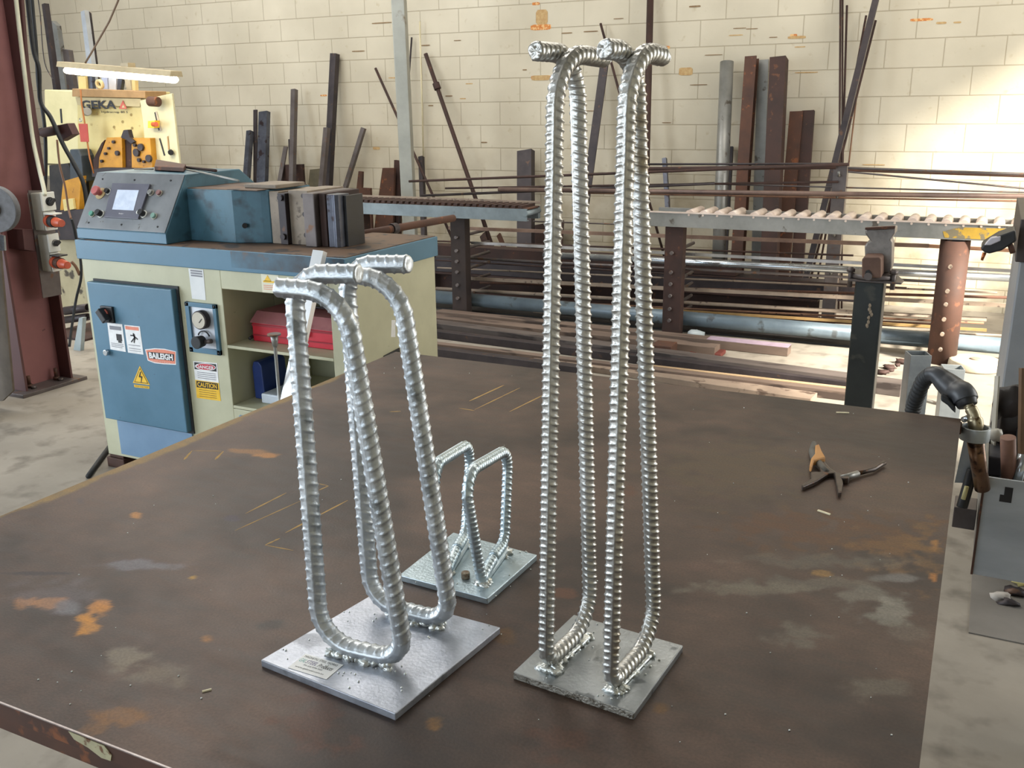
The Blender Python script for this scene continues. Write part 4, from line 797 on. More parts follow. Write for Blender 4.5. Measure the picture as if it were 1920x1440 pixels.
cable('conduit', [(24, -60, 3.6), (30, 0, 3.6), (45, 130, 3.6), (60, 250, 3.6), (72, 310, 3.56), (82, 352, 3.50), (84, 366, 3.48)], .011, mat('white_conduit', 'c2c0a8', 'd0ceb8', .5), 'white conduit running down the red column to the upper socket box', 'conduit')
cg = 'dark cables hanging beside the red column'
cable('power_cable', [(38, -60, 3.75), (40, 0, 3.75), (50, 120, 3.75), (64, 220, 3.75), (80, 330, 3.75)], .014, column_dark, 'brown cable nearest the white conduit, hanging straight', group=cg)
cable('power_cable', [(48, -60, 3.8), (52, 0, 3.8), (62, 90, 3.8), (73, 130, 3.8), (76, 190, 3.8), (95, 220, 3.8), (118, 270, 3.8), (140, 310, 3.8), (158, 350, 3.8), (166, 420, 3.8)], .012, black_soft, 'thick black cable sweeping right past the brown junction box', group=cg)
cable('power_cable', [(58, -60, 3.85), (60, 0, 3.85), (68, 90, 3.85), (72, 160, 3.85), (83, 230, 3.85), (86, 300, 3.85), (84, 372, 3.85)], .010, black_soft, 'black cable hanging straight behind the brown junction box', group=cg)
cable('drop_cord', [(107, 262, 3.9), (112, 310, 3.9), (122, 350, 3.9), (128, 390, 3.9), (133, 410, 3.88)], .006, mat('brown_cord', '7c5a44', '8c6a54', .6), 'thin brown cord dropping from the junction box', 'cord')
jb = thing('junction_box', PY(105, 265, 3.85), 'brown metal junction box hanging among the cables', 'junction box')
MB().prism(PYs([(103, 236), (126, 231), (136, 252), (113, 265)], 3.84), (0, .05, 0)).build('box', column_dark, jb, .002)
MB().cyl(PY(80, 249, 3.84), PY(112, 243, 3.84), .026, 14).build('socket', rust_dark, jb, .002); MB().cyl(PY(76, 248, 3.84), PY(81, 247, 3.84), .024, 14).build('cap', black, jb, .002)
cable('plug_lead', [(134, 411, 3.42), (138, 425, 3.43), (142, 445, 3.45), (150, 480, 3.5), (152, 520, 3.5), (143, 560, 3.5), (135, 610, 3.45), (130, 650, 3.4)], .007, black_soft, 'black lead looping down from the upper orange plug', 'cable')
cable('plug_lead', [(134, 491, 3.45), (142, 500, 3.47), (149, 515, 3.5)], .008, mat('brown_cord', '7c5a44', '8c6a54', .6), 'short brown lead leaving the lower orange plug', 'cable')
cable('hanging_wire', [(76, 30, 4.2), (80, 90, 4.2), (86, 125, 4.2), (100, 150, 4.2)], .003, steel_dark, 'thin grey wire hanging left of the machine', 'wire')
# grinder wheel at the frame edge
gw = thing('bench_grinder', PY(2, 440, 3.0)-V((0, 0, PY(2, 440, 3.0).z)), 'grey bench grinder wheel on a stand at the left frame edge', 'grinder')
c = PY(-6, 392, 3.0); dW = V((math.sin(.35), -math.cos(.35), 0))
MB().cyl(c-dW*.02, c+dW*.02, pxw(c)*43*1.0, 40).build('wheel', mat('grinding_wheel', '68686a', '76767a', .8, 0, 40), gw, .003); MB().cyl(c+dW*.02, c+dW*.028, .035, 24).build('flange', mat('hub_brown', '4e4440', '5a504a', .6), gw, .002)
MB().box((c.x-.42, c.y-.10, c.z-.07), (c.x-.08, c.y+.04, c.z+.07)).build('motor', steel_dark, gw, .01); MB().box((c.x-.42, c.y-.12, 0), (c.x-.28, c.y+.0, c.z-.07)).build('stand', steel_dark, gw, .003)
tag(poly_y('steel_plate', [(-60, 470), (0, 470), (2, 500), (24, 733), (4, 752), (-60, 752)], 3.12, .012, mat('dusty_brown_sheet', '5c5144', '73675a', .7, .1, 6)), 'dusty brown steel sheet standing left of the red column', 'sheet')
tag(poly_y('steel_plate', [(0, 440), (7, 442), (9, 470), (0, 470)], 3.10, .01, shiny), 'small bright bar end at the left frame edge', 'bar')

# ------------------------------------------------------------------ cream ironworker with letters, behind
GY = 5.2
gk = thing('ironworker_machine', (PY(200, 300, GY).x, GY+.2, 0), 'cream ironworker machine with black lettering and yellow punch heads', 'machine')
zf = lambda p_: V((p_.x, p_.y, 0))
tl, tr_, rb_ = PY(83, 168, GY), PY(322, 175, GY), PY(338, 320, GY)
MB().prism([PY(145, 171, GY), PY(276, 172, GY), PY(290, 330, GY), V((PY(290, 330, GY).x, GY, .0)), V((tl.x+.42, GY, 0)), V((PY(145, 330, GY).x, GY, PY(145, 330, GY).z))], (0, .22, 0)).build('body', cream, gk, .006)
MB().prism([tl, PY(145, 171, GY), PY(148, 335, GY), PY(85, 330, GY)], (0, .32, 0)).build('side_panel', mat('pale_cream', 'd6ca96', 'e0d4a2', .5), gk, .006)
MB().prism([PY(x, y, GY-.05) for x, y in [(262, 188), (322, 175), (338, 320), (275, 320), (268, 230)]], (0, .02, 0)).build('right_panel', mat('pale_cream_right', 'c2bb98', 'ccc5a2', .5, c3='b0a684', s3=14, t3=.66), gk, .004)
MB().prism(PYs([(135, 166), (272, 171), (272, 184), (135, 181)], GY-.06), (0, .2, 0)).build('top_shelf', tan, gk, .003)
MB().prism(PYs([(141, 182), (264, 185), (262, 200), (145, 197)], GY-.03), (0, .03, 0)).build('top_lip', mat('pale_tan', 'b8a880', 'c6b68c', .6), gk, .002)
qg = [(153, 184), (221, 187), (221, 204), (153, 202)]
o = PY(153.5, 204, GY-.034); e = PY(219, 204.5, GY-.034); text('GEKA', 'lettering', o, e-o, V((0, 0, 1)), (e-o).length, .060, ink, gk, .035, .001)
MB().prism(PYs([(223, 204), (230, 188), (238, 204)], GY-.036), (0, .001, 0)).build('logo', mat('logo_red', 'b85040', 'c86050', .5), gk); MB().prism(PYs([(228, 202), (231, 196), (234, 202)], GY-.038), (0, .001, 0)).build('logo', mat('pale_tan', 'b8a880', 'c6b68c', .6), gk)
o = PY(191, 213, GY-.002); e = PY(240, 213.5, GY-.002); text('Hydracrop 80 S', 'lettering', o, e-o, V((0, 0, 1)), (e-o).length, .020, ink, gk, 0, .001)
def gpoly(nm, pts, Y, d, m_, bev=.003): return MB().prism(PYs(pts, Y), (0, d, 0)).build(nm, m_, gk, bev)
lh = gpoly('punch_head', [(200, 258), (228, 258), (230, 324), (184, 324), (186, 295)], GY-.10, .10, yellow)
rh = gpoly('punch_head', [(246, 259), (281, 259), (286, 322), (247, 322)], GY-.10, .10, yellow)
gpoly('side_guard', [(196, 262), (190, 268), (174, 300), (176, 326), (186, 326), (186, 296)], GY-.08, .08, rust_dark)
gpoly('punch_slot', [(228, 262), (246, 262), (248, 322), (231, 322)], GY-.07, .07, rust_dark); gpoly('lamp_arm', [(226, 258), (231, 244), (239, 243), (243, 258), (252, 266), (246, 270), (236, 262)], GY-.12, .04, steel_dark)
gpoly('punch_table', [(172, 318), (192, 314), (290, 316), (290, 330), (172, 332)], GY-.14, .1, steel_dark)
for par, (x, y, r) in [(lh, t_) for t_ in ((215, 266, .011), (206, 278, .009), (200, 288, .010), (193, 302, .011), (222, 287, .018))]+[(rh, t_) for t_ in ((266, 276, .026), (258, 286, .028), (263, 300, .014), (272, 303, .010), (281, 297, .026), (255, 272, .012))]:
    c = PY(x, y, GY-.10); MB().cyl(c, c+V((0, -.02, 0)), r, 14).build('bolt', steel_dark, par, .001)
MB().cyl(PY(280, 190, GY-.12), PY(297, 191, GY-.12), .034, 16).build('work_lamp', rust, gk, .003); MB().cyl(PY(162, 210, GY-.03), PY(164, 209, GY-.08), .030, 16).build('knob', steel_grey, gk, .003)
gpoly('emergency_box', [(277, 227), (290, 226), (290, 240), (277, 240)], GY-.10, .05, yellow_st, .002); MB().cyl(PY(287, 233, GY-.10), PY(293, 233, GY-.13), .016, 14).build('emergency_stop_button', orange, gk, .001)
for pts in ([(289, 211), (291, 210), (299, 244), (297, 245)], [(298, 260), (300, 259), (309, 291), (307, 292)], [(112, 204), (115, 204), (117, 231), (114, 231)]): gpoly('slot', pts, GY-.055 if pts[0][0] > 200 else GY-.003, .004, ink, 0)
gpoly('slot_rim', [(291, 209), (294, 209), (303, 244), (300, 246)], GY-.0535, .003, mat('slot_pale', 'a89c8c', 'b8ac9c', .6), 0); gpoly('pointer', [(313, 256), (315, 255), (317, 280), (315, 281)], GY-.056, .004, tan, 0)
MB().cyl(PY(320, 285, GY-.05), PY(320, 286, GY-.08), .020, 8).build('knob', ink, gk, .002)
MB().tube([PY(151, 168, GY-.14), PY(153, 195, GY-.14), PY(158, 225, GY-.14), PY(163, 262, GY-.14), PY(168, 295, GY-.14), PY(176, 325, GY-.14)], .006, 8).build('orange_cord', mat('orange_cord', 'a0622e', 'b07038', .6), gk)
gpoly('red_tag', [(147, 232), (163, 232), (166, 266), (151, 266)], GY-.15, .006, mat('red_tag', 'a83c30', 'b84a3c', .5), .001)
MB().ring(PY(151, 225, GY-.15), (0, 1, 0), .010, .014, .004, 16).build('tag_ring', shiny, gk)
for x, y in ((182, 213), (230, 228), (246, 215), (214, 238), (248, 240)): MB().cyl(PY(x, y, GY-.001), PY(x, y+.5, GY-.006), .010, 8).build('bolt', mat('dusty_bolt', '9c8c60', 'ac9c70', .6), gk)
# lower machine parts seen between the column and the press
gpoly('motor', [(92, 310), (126, 306), (140, 330), (150, 420), (95, 420)], GY-.12, .25, mat('oily_black', '1e1a18', '36302c', .5, .2, 10)); gpoly('motor_cover', [(130, 280), (146, 280), (152, 292), (156, 340), (130, 345)], GY-.14, .12, mat('blue_black', '2c3238', '3a424a', .5), .01)
gpoly('lower_head', [(112, 398), (148, 394), (152, 330), (118, 340)], GY-.16, .05, yellow); gpoly('lower_plate', [(117, 374), (136, 372), (139, 392), (120, 396)], GY-.18, .03, cream)
gpoly('guard', [(96, 395), (160, 392), (160, 450), (98, 450)], GY-.17, .08, steel_dark)
gpoly('base', [(98, 450), (160, 450), (170, 640), (120, 640)], GY-.10, .2, mat('dirty_cream', '9c9274', 'b8ae8e', .6, 0, 5, 1, c3='4c4438', s3=9, t3=.58)); gpoly('slit', [(84, 306), (150, 309), (150, 312), (84, 309)], GY-.004, .003, mat('cream_dark_line', '5c5034', None, .6), 0)  # dark brown line drawn across the cream panel
# clutter on the floor between column and press
for (pts, r, m_, lb) in [([(122, 583), (165, 577)], .03, steel_dark, 'upper dark tube lying between the red column and the press'), ([(122, 600), (165, 594)], .026, steel_dark, 'lower dark tube lying between the red column and the press'), ([(128, 680), (176, 665)], .035, mat('olive_tube', '58544a', '686456', .6), 'olive tube on the floor left of the press'), ([(150, 672), (178, 675)], .04, steel_dark, 'short dark tube end on the floor by the press')]:
    tag(MB().pipe(PY(*pts[0], 4.6), PY(*pts[1], 4.6), r, r*.2, 16).build('steel_tube', m_), lb, 'tube', 'tubes on the floor left of the press')
tag(MB().prism(PYs([(137, 660), (148, 596), (155, 596), (150, 664)], 4.2), (0, .03, 0)).build('steel_strip', mat('pale_blue_grey', '8e9a9c', 'a4aeb0', .5)), 'pale grey strip leaning among the tubes left of the press', 'strip')
tag(MB().box((PY(115, 700, 4.5).x, 4.4, 0), (PY(190, 700, 4.5).x, 5.0, PY(150, 618, 4.6).z)).build('scrap_crate', rust_dark, bevel=.004), 'low dark rusty crate on the floor behind the press', 'crate')

# ------------------------------------------------------------------ fluorescent lamp
LY = 4.6
fl = thing('fluorescent_lamp', PY(226, 128, LY), 'lit fluorescent lamp hung from a cable over the cream ironworker', 'lamp')
a0, a1 = PY(118, 122, LY), PY(331, 140, LY)
MB().sweep(a0, a1, [(-.055, -.012), (.055, -.012), (.045, .022), (-.045, .022)]).build('housing', lamp_body, fl, .003)
d_ = (a1-a0).normalized(); t0, t1 = PY(128, 131, LY), PY(326, 148, LY)
MB().sweep(t0, t1, [(.040*math.cos(k*math.pi/8), .022*math.sin(k*math.pi/8)-.004) for k in range(16)], smooth=True).build('diffuser', tube_mat, fl)
MB().tube([PY(160, 118, LY), PY(172, 98, LY), PY(205, 40, LY), PY(222, 0, LY), PY(245, -60, LY), V((PY(245, -60, LY).x+.35, LY, ZT-.01))], .006, 8).build('hanging_cable', mat('brown_cable', '6a5646', '7a6656', .6), fl)
MB().box(tuple(PY(240, 126, LY)+V((-.03, -.03, -.01))), tuple(PY(240, 118, LY)+V((.03, .03, .0)))).build('clip', lamp_body, fl)
pl_ = bpy.data.lights.new('lamp_glow', 'AREA'); pl_.shape = 'RECTANGLE'; pl_.size = .9; pl_.size_y = .08; pl_.energy = 9; pl_.color = (1, .93, .76)
po = bpy.data.objects.new('lamp_glow', pl_); COL.objects.link(po); po.location = (t0+t1)/2+V((0, 0, -.035)); po.rotation_euler = (0, 0, math.atan2(d_.y, d_.x))

# ------------------------------------------------------------------ steel leaning on the back wall
def lean_pts(top, low, Yt, Yb=None, zb=0.0):
    Yb = max(7.22, Yt-(7.90-Yt)*2.0-.08) if Yb is None else Yb
    a = PY(*top, Yt); n = V(np.cross(ray(*top), ray(*low))); c = V(CAM)
    # point on the image line's plane with y = Yb, z = zb
    x = c.x-(n.y*(Yb-c.y)+n.z*(zb-c.z))/n.x
    return a, V((x, Yb, zb))
def Lp(w_, t): return [(-w_/2, -w_/2), (w_/2, -w_/2), (w_/2, -w_/2+t), (-w_/2+t, -w_/2+t), (-w_/2+t, w_/2), (-w_/2, w_/2)]
def Cp(w_, d, t): return [(-w_/2, d/2), (-w_/2, -d/2), (w_/2, -d/2), (w_/2, d/2), (w_/2-t, d/2), (w_/2-t, -d/2+t), (-w_/2+t, -d/2+t), (-w_/2+t, d/2)]
def Ip(w_, h, t): return [(-w_/2, -h/2), (w_/2, -h/2), (w_/2, -h/2+t), (t/2, -h/2+t), (t/2, h/2-t), (w_/2, h/2-t), (w_/2, h/2), (-w_/2, h/2), (-w_/2, h/2-t), (-t/2, h/2-t), (-t/2, -h/2+t), (-w_/2, -h/2+t)]
def circ(r, n=16): return [(r*math.cos(2*math.pi*k/n), r*math.sin(2*math.pi*k/n)) for k in range(n)]
G = 'steel lengths leaning on the block wall'
LEAN = [
 ('angle_bar', (469, 246), (462, 341), 10, 'L', steel_blue, 'short bluish angle bar, leftmost of those leaning on the wall', 7.7),
 ('flat_bar', (479, 206), (479, 344), 8, 'F', steel_dark, 'narrow dark bar just left of the wide channel behind the press', 7.78),
 ('steel_channel', (496, 210), (492, 344), 20, 'C', steel_blue, 'wide grey-blue channel leaning behind the press tooling', 7.72),
 ('flat_bar', (536, 275), (524, 342), 9, 'F', steel_mid, 'short grey bar leaning left against the taller one behind the press', 7.66),
 ('flat_bar', (543, 261), (545, 340), 5, 'F', steel_dark, 'thin short bar directly behind the upright grey one', 7.80),
 ('square_bar', (552, 168), (548, 348), 11, 'S', steel_mid, 'upright grey square bar, second tallest behind the press', 7.72),
 ('square_bar', (628, 101), (615, 353), 15, 'S', steel_dark, 'tallest dark square bar behind the press tooling', 7.80),
 ('square_bar', (613, 240), (603, 353), 11, 'S', steel_mid, 'grey bar in front of the tallest dark square bar', 7.62),
 ('square_bar', (682, 240), (647, 354), 9, 'S', steel_mid, 'grey bar leaning to the right between press and galvanised post', 7.80),
 ('steel_rod', (704, 128), (787, 312), 5, 'R', rust_dark, 'thin rod leaning left behind the galvanised post', 7.80),
 ('steel_rod', (772, 70), (768, 128), 3.5, 'R', steel_dark, 'thin black rod standing right behind the galvanised post', 7.82),
 ('square_bar', (790, 294), (794, 408), 10, 'S', steel_dark, 'short black bar just right of the galvanised post', 7.75),
 ('steel_plate', (860, 452), (866, 560), 46, 'F', rust, 'low rusty plate behind the dark rack post right of the press', 7.70),
 ('flat_bar', (905, 440), (945, 560), 14, 'F', rust_dark, 'dark bar leaning low behind the rack rods', 7.74),
 ('flat_bar', (935, 440), (985, 560), 9, 'F', rust, 'rust red bar leaning low, beside the dark one behind the rack rods', 7.76),
 ('steel_plate', (1030, 418), (1022, 560), 60, 'F', rust_dark, 'dark plate low on the wall behind the tall stand', 7.78),
 ('steel_channel', (986, 283), (986, 400), 30, 'C', steel_dark, 'broad black channel left of the tall stand', 7.75),
 ('steel_rod', (1126, 44), (1161, 172), 5, 'R', rust_dark, 'thin brown rod leaning left behind the tall stand', 7.80),
 ('flat_bar', (1134, 114), (1102, 347), 16, 'F', steel_dark, 'dark brown bar leaning behind the tall stand between its loops', 7.78),
 ('steel_pipe', (1220, -30), (1211, 345), 13, 'P', rust_dark, 'very tall dark brown pipe standing behind the tall stand', 7.80),
 ('square_bar', (1246, 297), (1250, 360), 9, 'S', steel_blue, 'short purple-grey bar right of the tall brown pipe', 7.75),
 ('steel_pipe', (1363, 116), (1355, 305), 25, 'P', steel_grey, 'grey streaked pipe, leftmost of the big sections on the wall', 7.74),
 ('angle_bar', (1371, 275), (1368, 330), 9, 'S', steel_dark, 'short dark bar between the grey pipe and the rusty beam', 7.82),
 ('steel_beam', (1410, 108), (1391, 378), 24, 'I', rust, 'rusty beam right of the grey streaked pipe', 7.74),
 ('flat_bar', (1431, 112), (1424, 330), 20, 'F', steel_grey, 'pale grey flat behind the wide brown box section', 7.84),
 ('steel_box_section', (1461, 110), (1452, 302), 34, 'S', rust_dark, 'wide brown box section, largest of the steel on the wall', 7.70),
 ('steel_channel', (1494, 210), (1479, 378), 24, 'C', rust, 'short rusty channel right of the wide box section', 7.74),
 ('steel_channel', (1516, 208), (1504, 378), 22, 'C', rust_dark, 'short dark channel, last before the thin rods', 7.76),
 ('steel_rod', (1576, -30), (1574, 302), 4, 'R', rust_dark, 'straight thin rod standing left of the other rods by the rack', 7.80),
 ('steel_rod', (1580, -30), (1579, 302), 3.5, 'R', rust_dark, 'thin rod just right of the straight one at the rack upright', 7.82),
 ('steel_rod', (1588, 10), (1580, 302), 4, 'R', rust_dark, 'thin rod with its top end visible near the frame top', 7.82),
 ('steel_rod', (1624, 29), (1585, 240), 4, 'R', rust_dark, 'thin rod leaning right, tucked left of the thick dark bar', 7.82),
 ('square_bar', (1648, -24), (1533, 435), 13, 'S', steel_dark, 'thick dark bar leaning far to the right across the rods', 7.70),
 ('steel_rod', (1642, 38), (1606, 181), 4.5, 'R', rust_dark, 'thin rod leaning right, tucked right of the thick dark bar', 7.82),
 ('steel_rod', (1606, 181), (1592, 302), 3, 'R', rust_light, 'thin pale brown rod right of the rack upright', 7.84),
]
for nm, top, low, wpx, kd, m_, lb, Yt in LEAN:
    a, b = lean_pts(top, low, Yt)
    w_ = wpx*pxw(a); up = (0, 1, 0); mb = MB()
    if kd == 'L': mb.sweep(a, b, Lp(w_, .006), up)
    elif kd == 'F': mb.sweep(a, b, sq(w_, min(.016, w_*.4)), up)
    elif kd == 'S': mb.sweep(a, b, sq(w_*.86, w_*.86), up, hollow=sq(w_*.7, w_*.7))
    elif kd == 'C': mb.sweep(a, b, Cp(w_, w_*.5, .008), up)
    elif kd == 'I': mb.sweep(a, b, Ip(w_*.9, w_*1.0, .012), up)
    elif kd == 'R': mb.cyl(a, b, w_/2, 8)
    elif kd == 'P': mb.pipe(a, b, w_/2, w_*.08, 18)
    tag(mb.build(nm, m_), lb, nm.split('_')[-1], G)
# rod with a coupling
a, b = lean_pts((798, 101), (890, 367), 7.80); w_ = 8*pxw(a)
rc_ = thing('coupled_rod', b, 'dark brown pipe with a coupling near its top leaning left on the wall', 'pipe', G); rc_.location = b
MB().pipe(a, b, w_/2, w_*.1, 12).build('pipe', rust_dark, rc_); d_ = (b-a).normalized(); c = PY(819, 160, a.lerp(b, .2).y); k = (c-a).dot(d_); MB().cyl(a+d_*(k-.03), a+d_*(k+.03), w_*.85, 12).build('coupling', rust_dark, rc_, .003)
# plates standing on the floor behind the press
for nm, pts, Y, m_, lb in [
 ('steel_plate', [(531, 309), (567, 308), (570, 356), (524, 356)], 7.6, rust_dark, 'dark plate standing behind the upright grey bar'),
 ('steel_plate', [(581, 318), (600, 316), (600, 356), (577, 356)], 7.62, mat('olive_steel', '4a4432', '5c5440', .6), 'small olive plate behind the press tooling'),
 ('steel_plate', [(717, 315), (739, 315), (736, 440), (700, 440)], 7.6, rust, 'rusty tapered plate left of the galvanised post'),
 ('steel_plate', [(739, 300), (751, 302), (750, 440), (734, 440)], 7.66, rust_dark, 'narrow dark plate tight against the galvanised post'),
 ('steel_plate', [(672, 321), (679, 322), (678, 352), (694, 353), (698, 440), (664, 440), (668, 356)], 7.55, rust, 'low notched rusty plate behind the press corner')]:
    P_ = PYs(pts, Y); tag(MB().prism(P_, (0, .03, 0)).build(nm, m_), lb, 'plate', 'plates behind the press')
# galvanised post
a = PY(752, -40, 6.8); 
gpst = PY(768, 380, 6.8); r45 = Matrix.Rotation(0.35, 2)
tag(MB().sweep((gpst.x, 6.8, 0), (gpst.x-.045, 6.8, ZT), [tuple(r45 @ Vector(q)) for q in sq(.105, .105)], up=(0, 1, 0)).build('galvanised_post', mat('weathered_galv', '8c8c84', 'aaaaa2', .45, .5, 3, .8, c3='6e5e48', s3=5, t3=.66), bevel=.006), 'tall weathered galvanised square post standing before the block wall', 'post')
tag(MB().cyl(PY(787, 40, 7.8), PY(795, 330, 7.8), .008, 8).build('conduit', mat('painted_conduit', 'bdb292', 'cabf9f', .7)), 'thin cream conduit on the wall right of the galvanised post', 'conduit')

# offcuts standing up behind the lamp and on the ironworker
for pts, Y, m_, nm, lb in [
 ([(151, 22), (158, 19), (175, 124), (160, 124)], 6.6, mat('pale_shiny_steel', 'b8bcc2', 'd0d4da', .3, .6, 4), 'steel_strip', 'pale silver strip standing up behind the fluorescent lamp'),
 ([(158, 20), (163, 24), (178, 124), (173, 124)], 6.66, steel_dark, 'steel_strip', 'dark edge strip beside the silver one behind the lamp'),
 ([(78, 8), (83, 6), (106, 166), (97, 166)], 6.3, steel_dark, 'slotted_bar', 'dark upright bar with pegs left of the grey bars'),
 ([(90, 45), (97, 39), (106, 48), (128, 166), (104, 166)], 6.5, steel_grey, 'steel_bar', 'grey round-topped bar standing left of the lamp'),
 ([(117, 92), (128, 94), (145, 168), (122, 168)], 6.4, steel_mid, 'steel_bar', 'short grey bar right of the round-topped one'),
 ([(146, 143), (160, 143), (162, 168), (148, 168)], 5.3, mat('pale_yellow_wood', 'd0b878', 'dcc488', .6), 'wood_block', 'pale yellow block on the ironworker shelf, leftmost item'),
 ([(163, 143), (172, 143), (174, 168), (165, 168)], 5.32, steel_blue, 'steel_strip', 'blue-grey strip on the ironworker shelf'),
 ([(203, 143), (218, 143), (217, 169), (205, 169)], 5.32, mat('white_sheet', 'd8dce4', 'e6e8ee', .5), 'steel_strip', 'white strip on the ironworker shelf'),
 ([(221, 147), (229, 147), (226, 169), (219, 169)], 5.32, steel_blue, 'steel_strip', 'small blue strip right of the white one on the ironworker shelf'),
 ([(190, 145), (201, 146), (202, 168), (193, 168)], 5.36, mat('lilac_steel', 'a8aec8', 'bcc2d8', .5), 'steel_strip', 'lilac strip left of the white one on the ironworker shelf'),
 ([(233, 148), (243, 148), (247, 170), (238, 170)], 5.32, mat('beige_sheet', 'b0a488', 'beb296', .6), 'steel_strip', 'beige strip near the right end of the ironworker shelf'),
 ([(247, 149), (253, 149), (254, 170), (248, 170)], 5.30, mat('pale_yellow_wood', 'd0b878', 'dcc488', .6), 'wood_block', 'narrow pale block, rightmost on the ironworker shelf')]:
    P_ = PYs(pts, Y)
    if pts[2][1] < 172 and Y > 6:   # these stand on the floor behind the machine: run them down
        dn = (P_[2]-P_[1]).normalized(); k = [i for i in range(len(P_)) if pts[i][1] > 110]
        for i in k: P_[i] = V((P_[i].x, Y, 0))
    t_ = tag(MB().prism(P_, (0, .05 if Y > 6 else .03, 0)).build(nm, m_), lb, nm.split('_')[-1], 'offcuts around the ironworker')
tag(MB().ring(PY(187, 158, 5.24), (0, 1, .2), .018, .036, .02, 20).build('steel_ring', mat('pale_yellow_ring', 'd8c48c', 'e2ce98', .4)), 'pale ring standing on the ironworker shelf', 'ring')

# ------------------------------------------------------------------ roller conveyor, right
RY = 6.1
def conveyor(xa, xb, ytop_a, ytop_b, Y, wid, m_beam, label, nrol, m_roll, rr, hgt, legs, parts_px=None):
    a = PY(xa, ytop_a, Y); b = PY(xb, ytop_b, Y); zt = (a.z+b.z)/2
    t = thing('roller_conveyor', ((a.x+b.x)/2, Y, 0), label, 'conveyor')
    for y_, nm in ((Y, 'side_channel'), (Y+wid, 'side_channel')):
        MB().sweep((a.x, y_, zt-hgt/2), (b.x, y_, zt-hgt/2), [(-.004, -hgt/2), (.034, -hgt/2), (.034, -hgt/2+.006), (.004, -hgt/2+.006), (.004, hgt/2-.006), (.034, hgt/2-.006), (.034, hgt/2), (-.004, hgt/2)] if y_ == Y else [(.004, -hgt/2), (.004, hgt/2), (-.034, hgt/2), (-.034, -hgt/2)]).build(nm, m_beam, t, .001)
    return t, a, b, zt
t, a, b, zt = conveyor(1212, 2100, 401, 424.5, RY, .30, steel_grey, 'right roller conveyor with pale rollers on a grey steel beam', 0, None, 0, .095, None)
bx = MB().prism([V((PY(1775, 415, RY).x, RY-.006, zt-.085)), V((b.x, RY-.006, zt-.090)), V((b.x, RY-.006, zt-.012)), V((PY(1800, 415, RY).x, RY-.006, zt-.022)), V((PY(1770, 415, RY).x, RY-.006, zt-.05))], (0, .001, 0)).build('paint_patch', mat('yellow_beam_paint', '8c7430', 'b8922c', .6, 0, 22, 1.2, c3='6c6450', s3=26, t3=.50), t)
roller_m = mat('dusty_pink_roller', 'c4b2a6', 'dccdc2', .45, .3, 9)
xs = []; x = PY(1292, 400, RY).x
xe = b.x
k = 0
while x < xe:
    MB().cyl((x, RY+.01, zt-.012), (x, RY+.29, zt-.012), .031, 14).cyl((x, RY-.008, zt-.012), (x, RY+.01, zt-.012), .007, 8).build('roller', roller_m, t)
    x += .093*(1.0 if k != 3 else 1.5); k += 1
    if k > 28: break
MB().box((a.x, RY-.012, zt-.004), (b.x, RY+.01, zt+.004)).build('edge_strip', roller_m, t)
# left conveyor with toothed track
LYc = RY-.06
t2, a2, b2, z2 = conveyor(600, 988, 378, 391, LYc, .22, bluegrey, 'left conveyor with a dark toothed track behind the press', 0, None, 0, .085, None)
mbT = MB(); x = a2.x; 
while x < b2.x-.02:
    mbT.box((x, LYc, z2+.002), (x+.030, LYc+.22, z2+.022)); x += .052
mbT.build('toothed_track', rust_dark, t2); MB().box((a2.x, LYc+.01, z2-.006), (b2.x, LYc+.21, z2+.004)).build('track_bed', rust, t2); MB().box((a2.x, LYc+.22, z2+.015), (b2.x, LYc+.23, z2+.035)).build('guide_rail', dusty, t2)
MB().cyl((b2.x-.01, LYc-.01, z2-.03), (b2.x-.01, LYc+.22, z2-.03), .02, 14).build('end_roller', bluegrey, t2)
for X_ in (a2.x+.3,): MB().box((X_, LYc+.02, 0), (X_+.08, LYc+.12, z2-.085)).build('leg', rust_dark, t2, .003)
# rack columns with pegs
def rack_post(x, ytop, Yc, w_, m_, lb, pegs, tapered=None, round_=False, ybot=None):
    p = PY(x, ytop, Yc); q = thing('rack_post', (p.x, Yc, 0), lb, 'post', 'rack posts with pegs')
    if round_: MB().pipe((p.x, Yc, 0), (p.x, Yc, p.z), w_/2, .006, 28).build('pipe', m_, q)
    else: MB().box((p.x-w_/2, Yc-.04, 0), (p.x+w_/2, Yc+.04, p.z)).build('column', m_, q, .004)
    for z in pegs:
        MB().cyl((p.x-.01, Yc-(w_/2 if round_ else .04)-.018, z), (p.x-.01, Yc+.48, z), .012, 10).build('peg', steel_mid if not round_ else dusty, q)
    return q, p
pegz = [.645, .52, .42, .32, .22, .12]
qp, pp = rack_post(1792, 450, 6.17, .165, mat('dark_rust_pipe', '3c2820', '55382c', .75, .05, 6, .8, c3='6b4431', s3=14, t3=.62), 'thick rusty round pipe post with pegs under the right conveyor', [.60, .455, .375, .285, .195, .10], round_=True)
MB().prism([V((pp.x-.04, 6.12, pp.z-.03)), V((pp.x+.05, 6.12, pp.z-.03)), V((pp.x+.055, 6.12, pp.z+.055)), V((pp.x+.042, 6.12, pp.z+.055)), V((pp.x+.038, 6.12, pp.z+.02)), V((pp.x-.03, 6.12, pp.z+.02)), V((pp.x-.034, 6.12, pp.z+.055)), V((pp.x-.045, 6.12, pp.z+.055))], (0, .10, 0)).build('saddle', steel_dark, qp, .002)
rack_post(1268, 419, 6.17, .125, rust_dark, 'dark rusty flat post with pegs behind the tall stand', [.58, .45, .37, .29, .20, .12])
rack_post(862, 404, 6.20, .125, mat('dark_brown_post', '2a211f', '3a2e2a', .7, .1, 6), 'dark brown rack post right of the press', [.60, .5, .42, .34, .24, .14])
up_ = PY(1578, 306, 6.85)
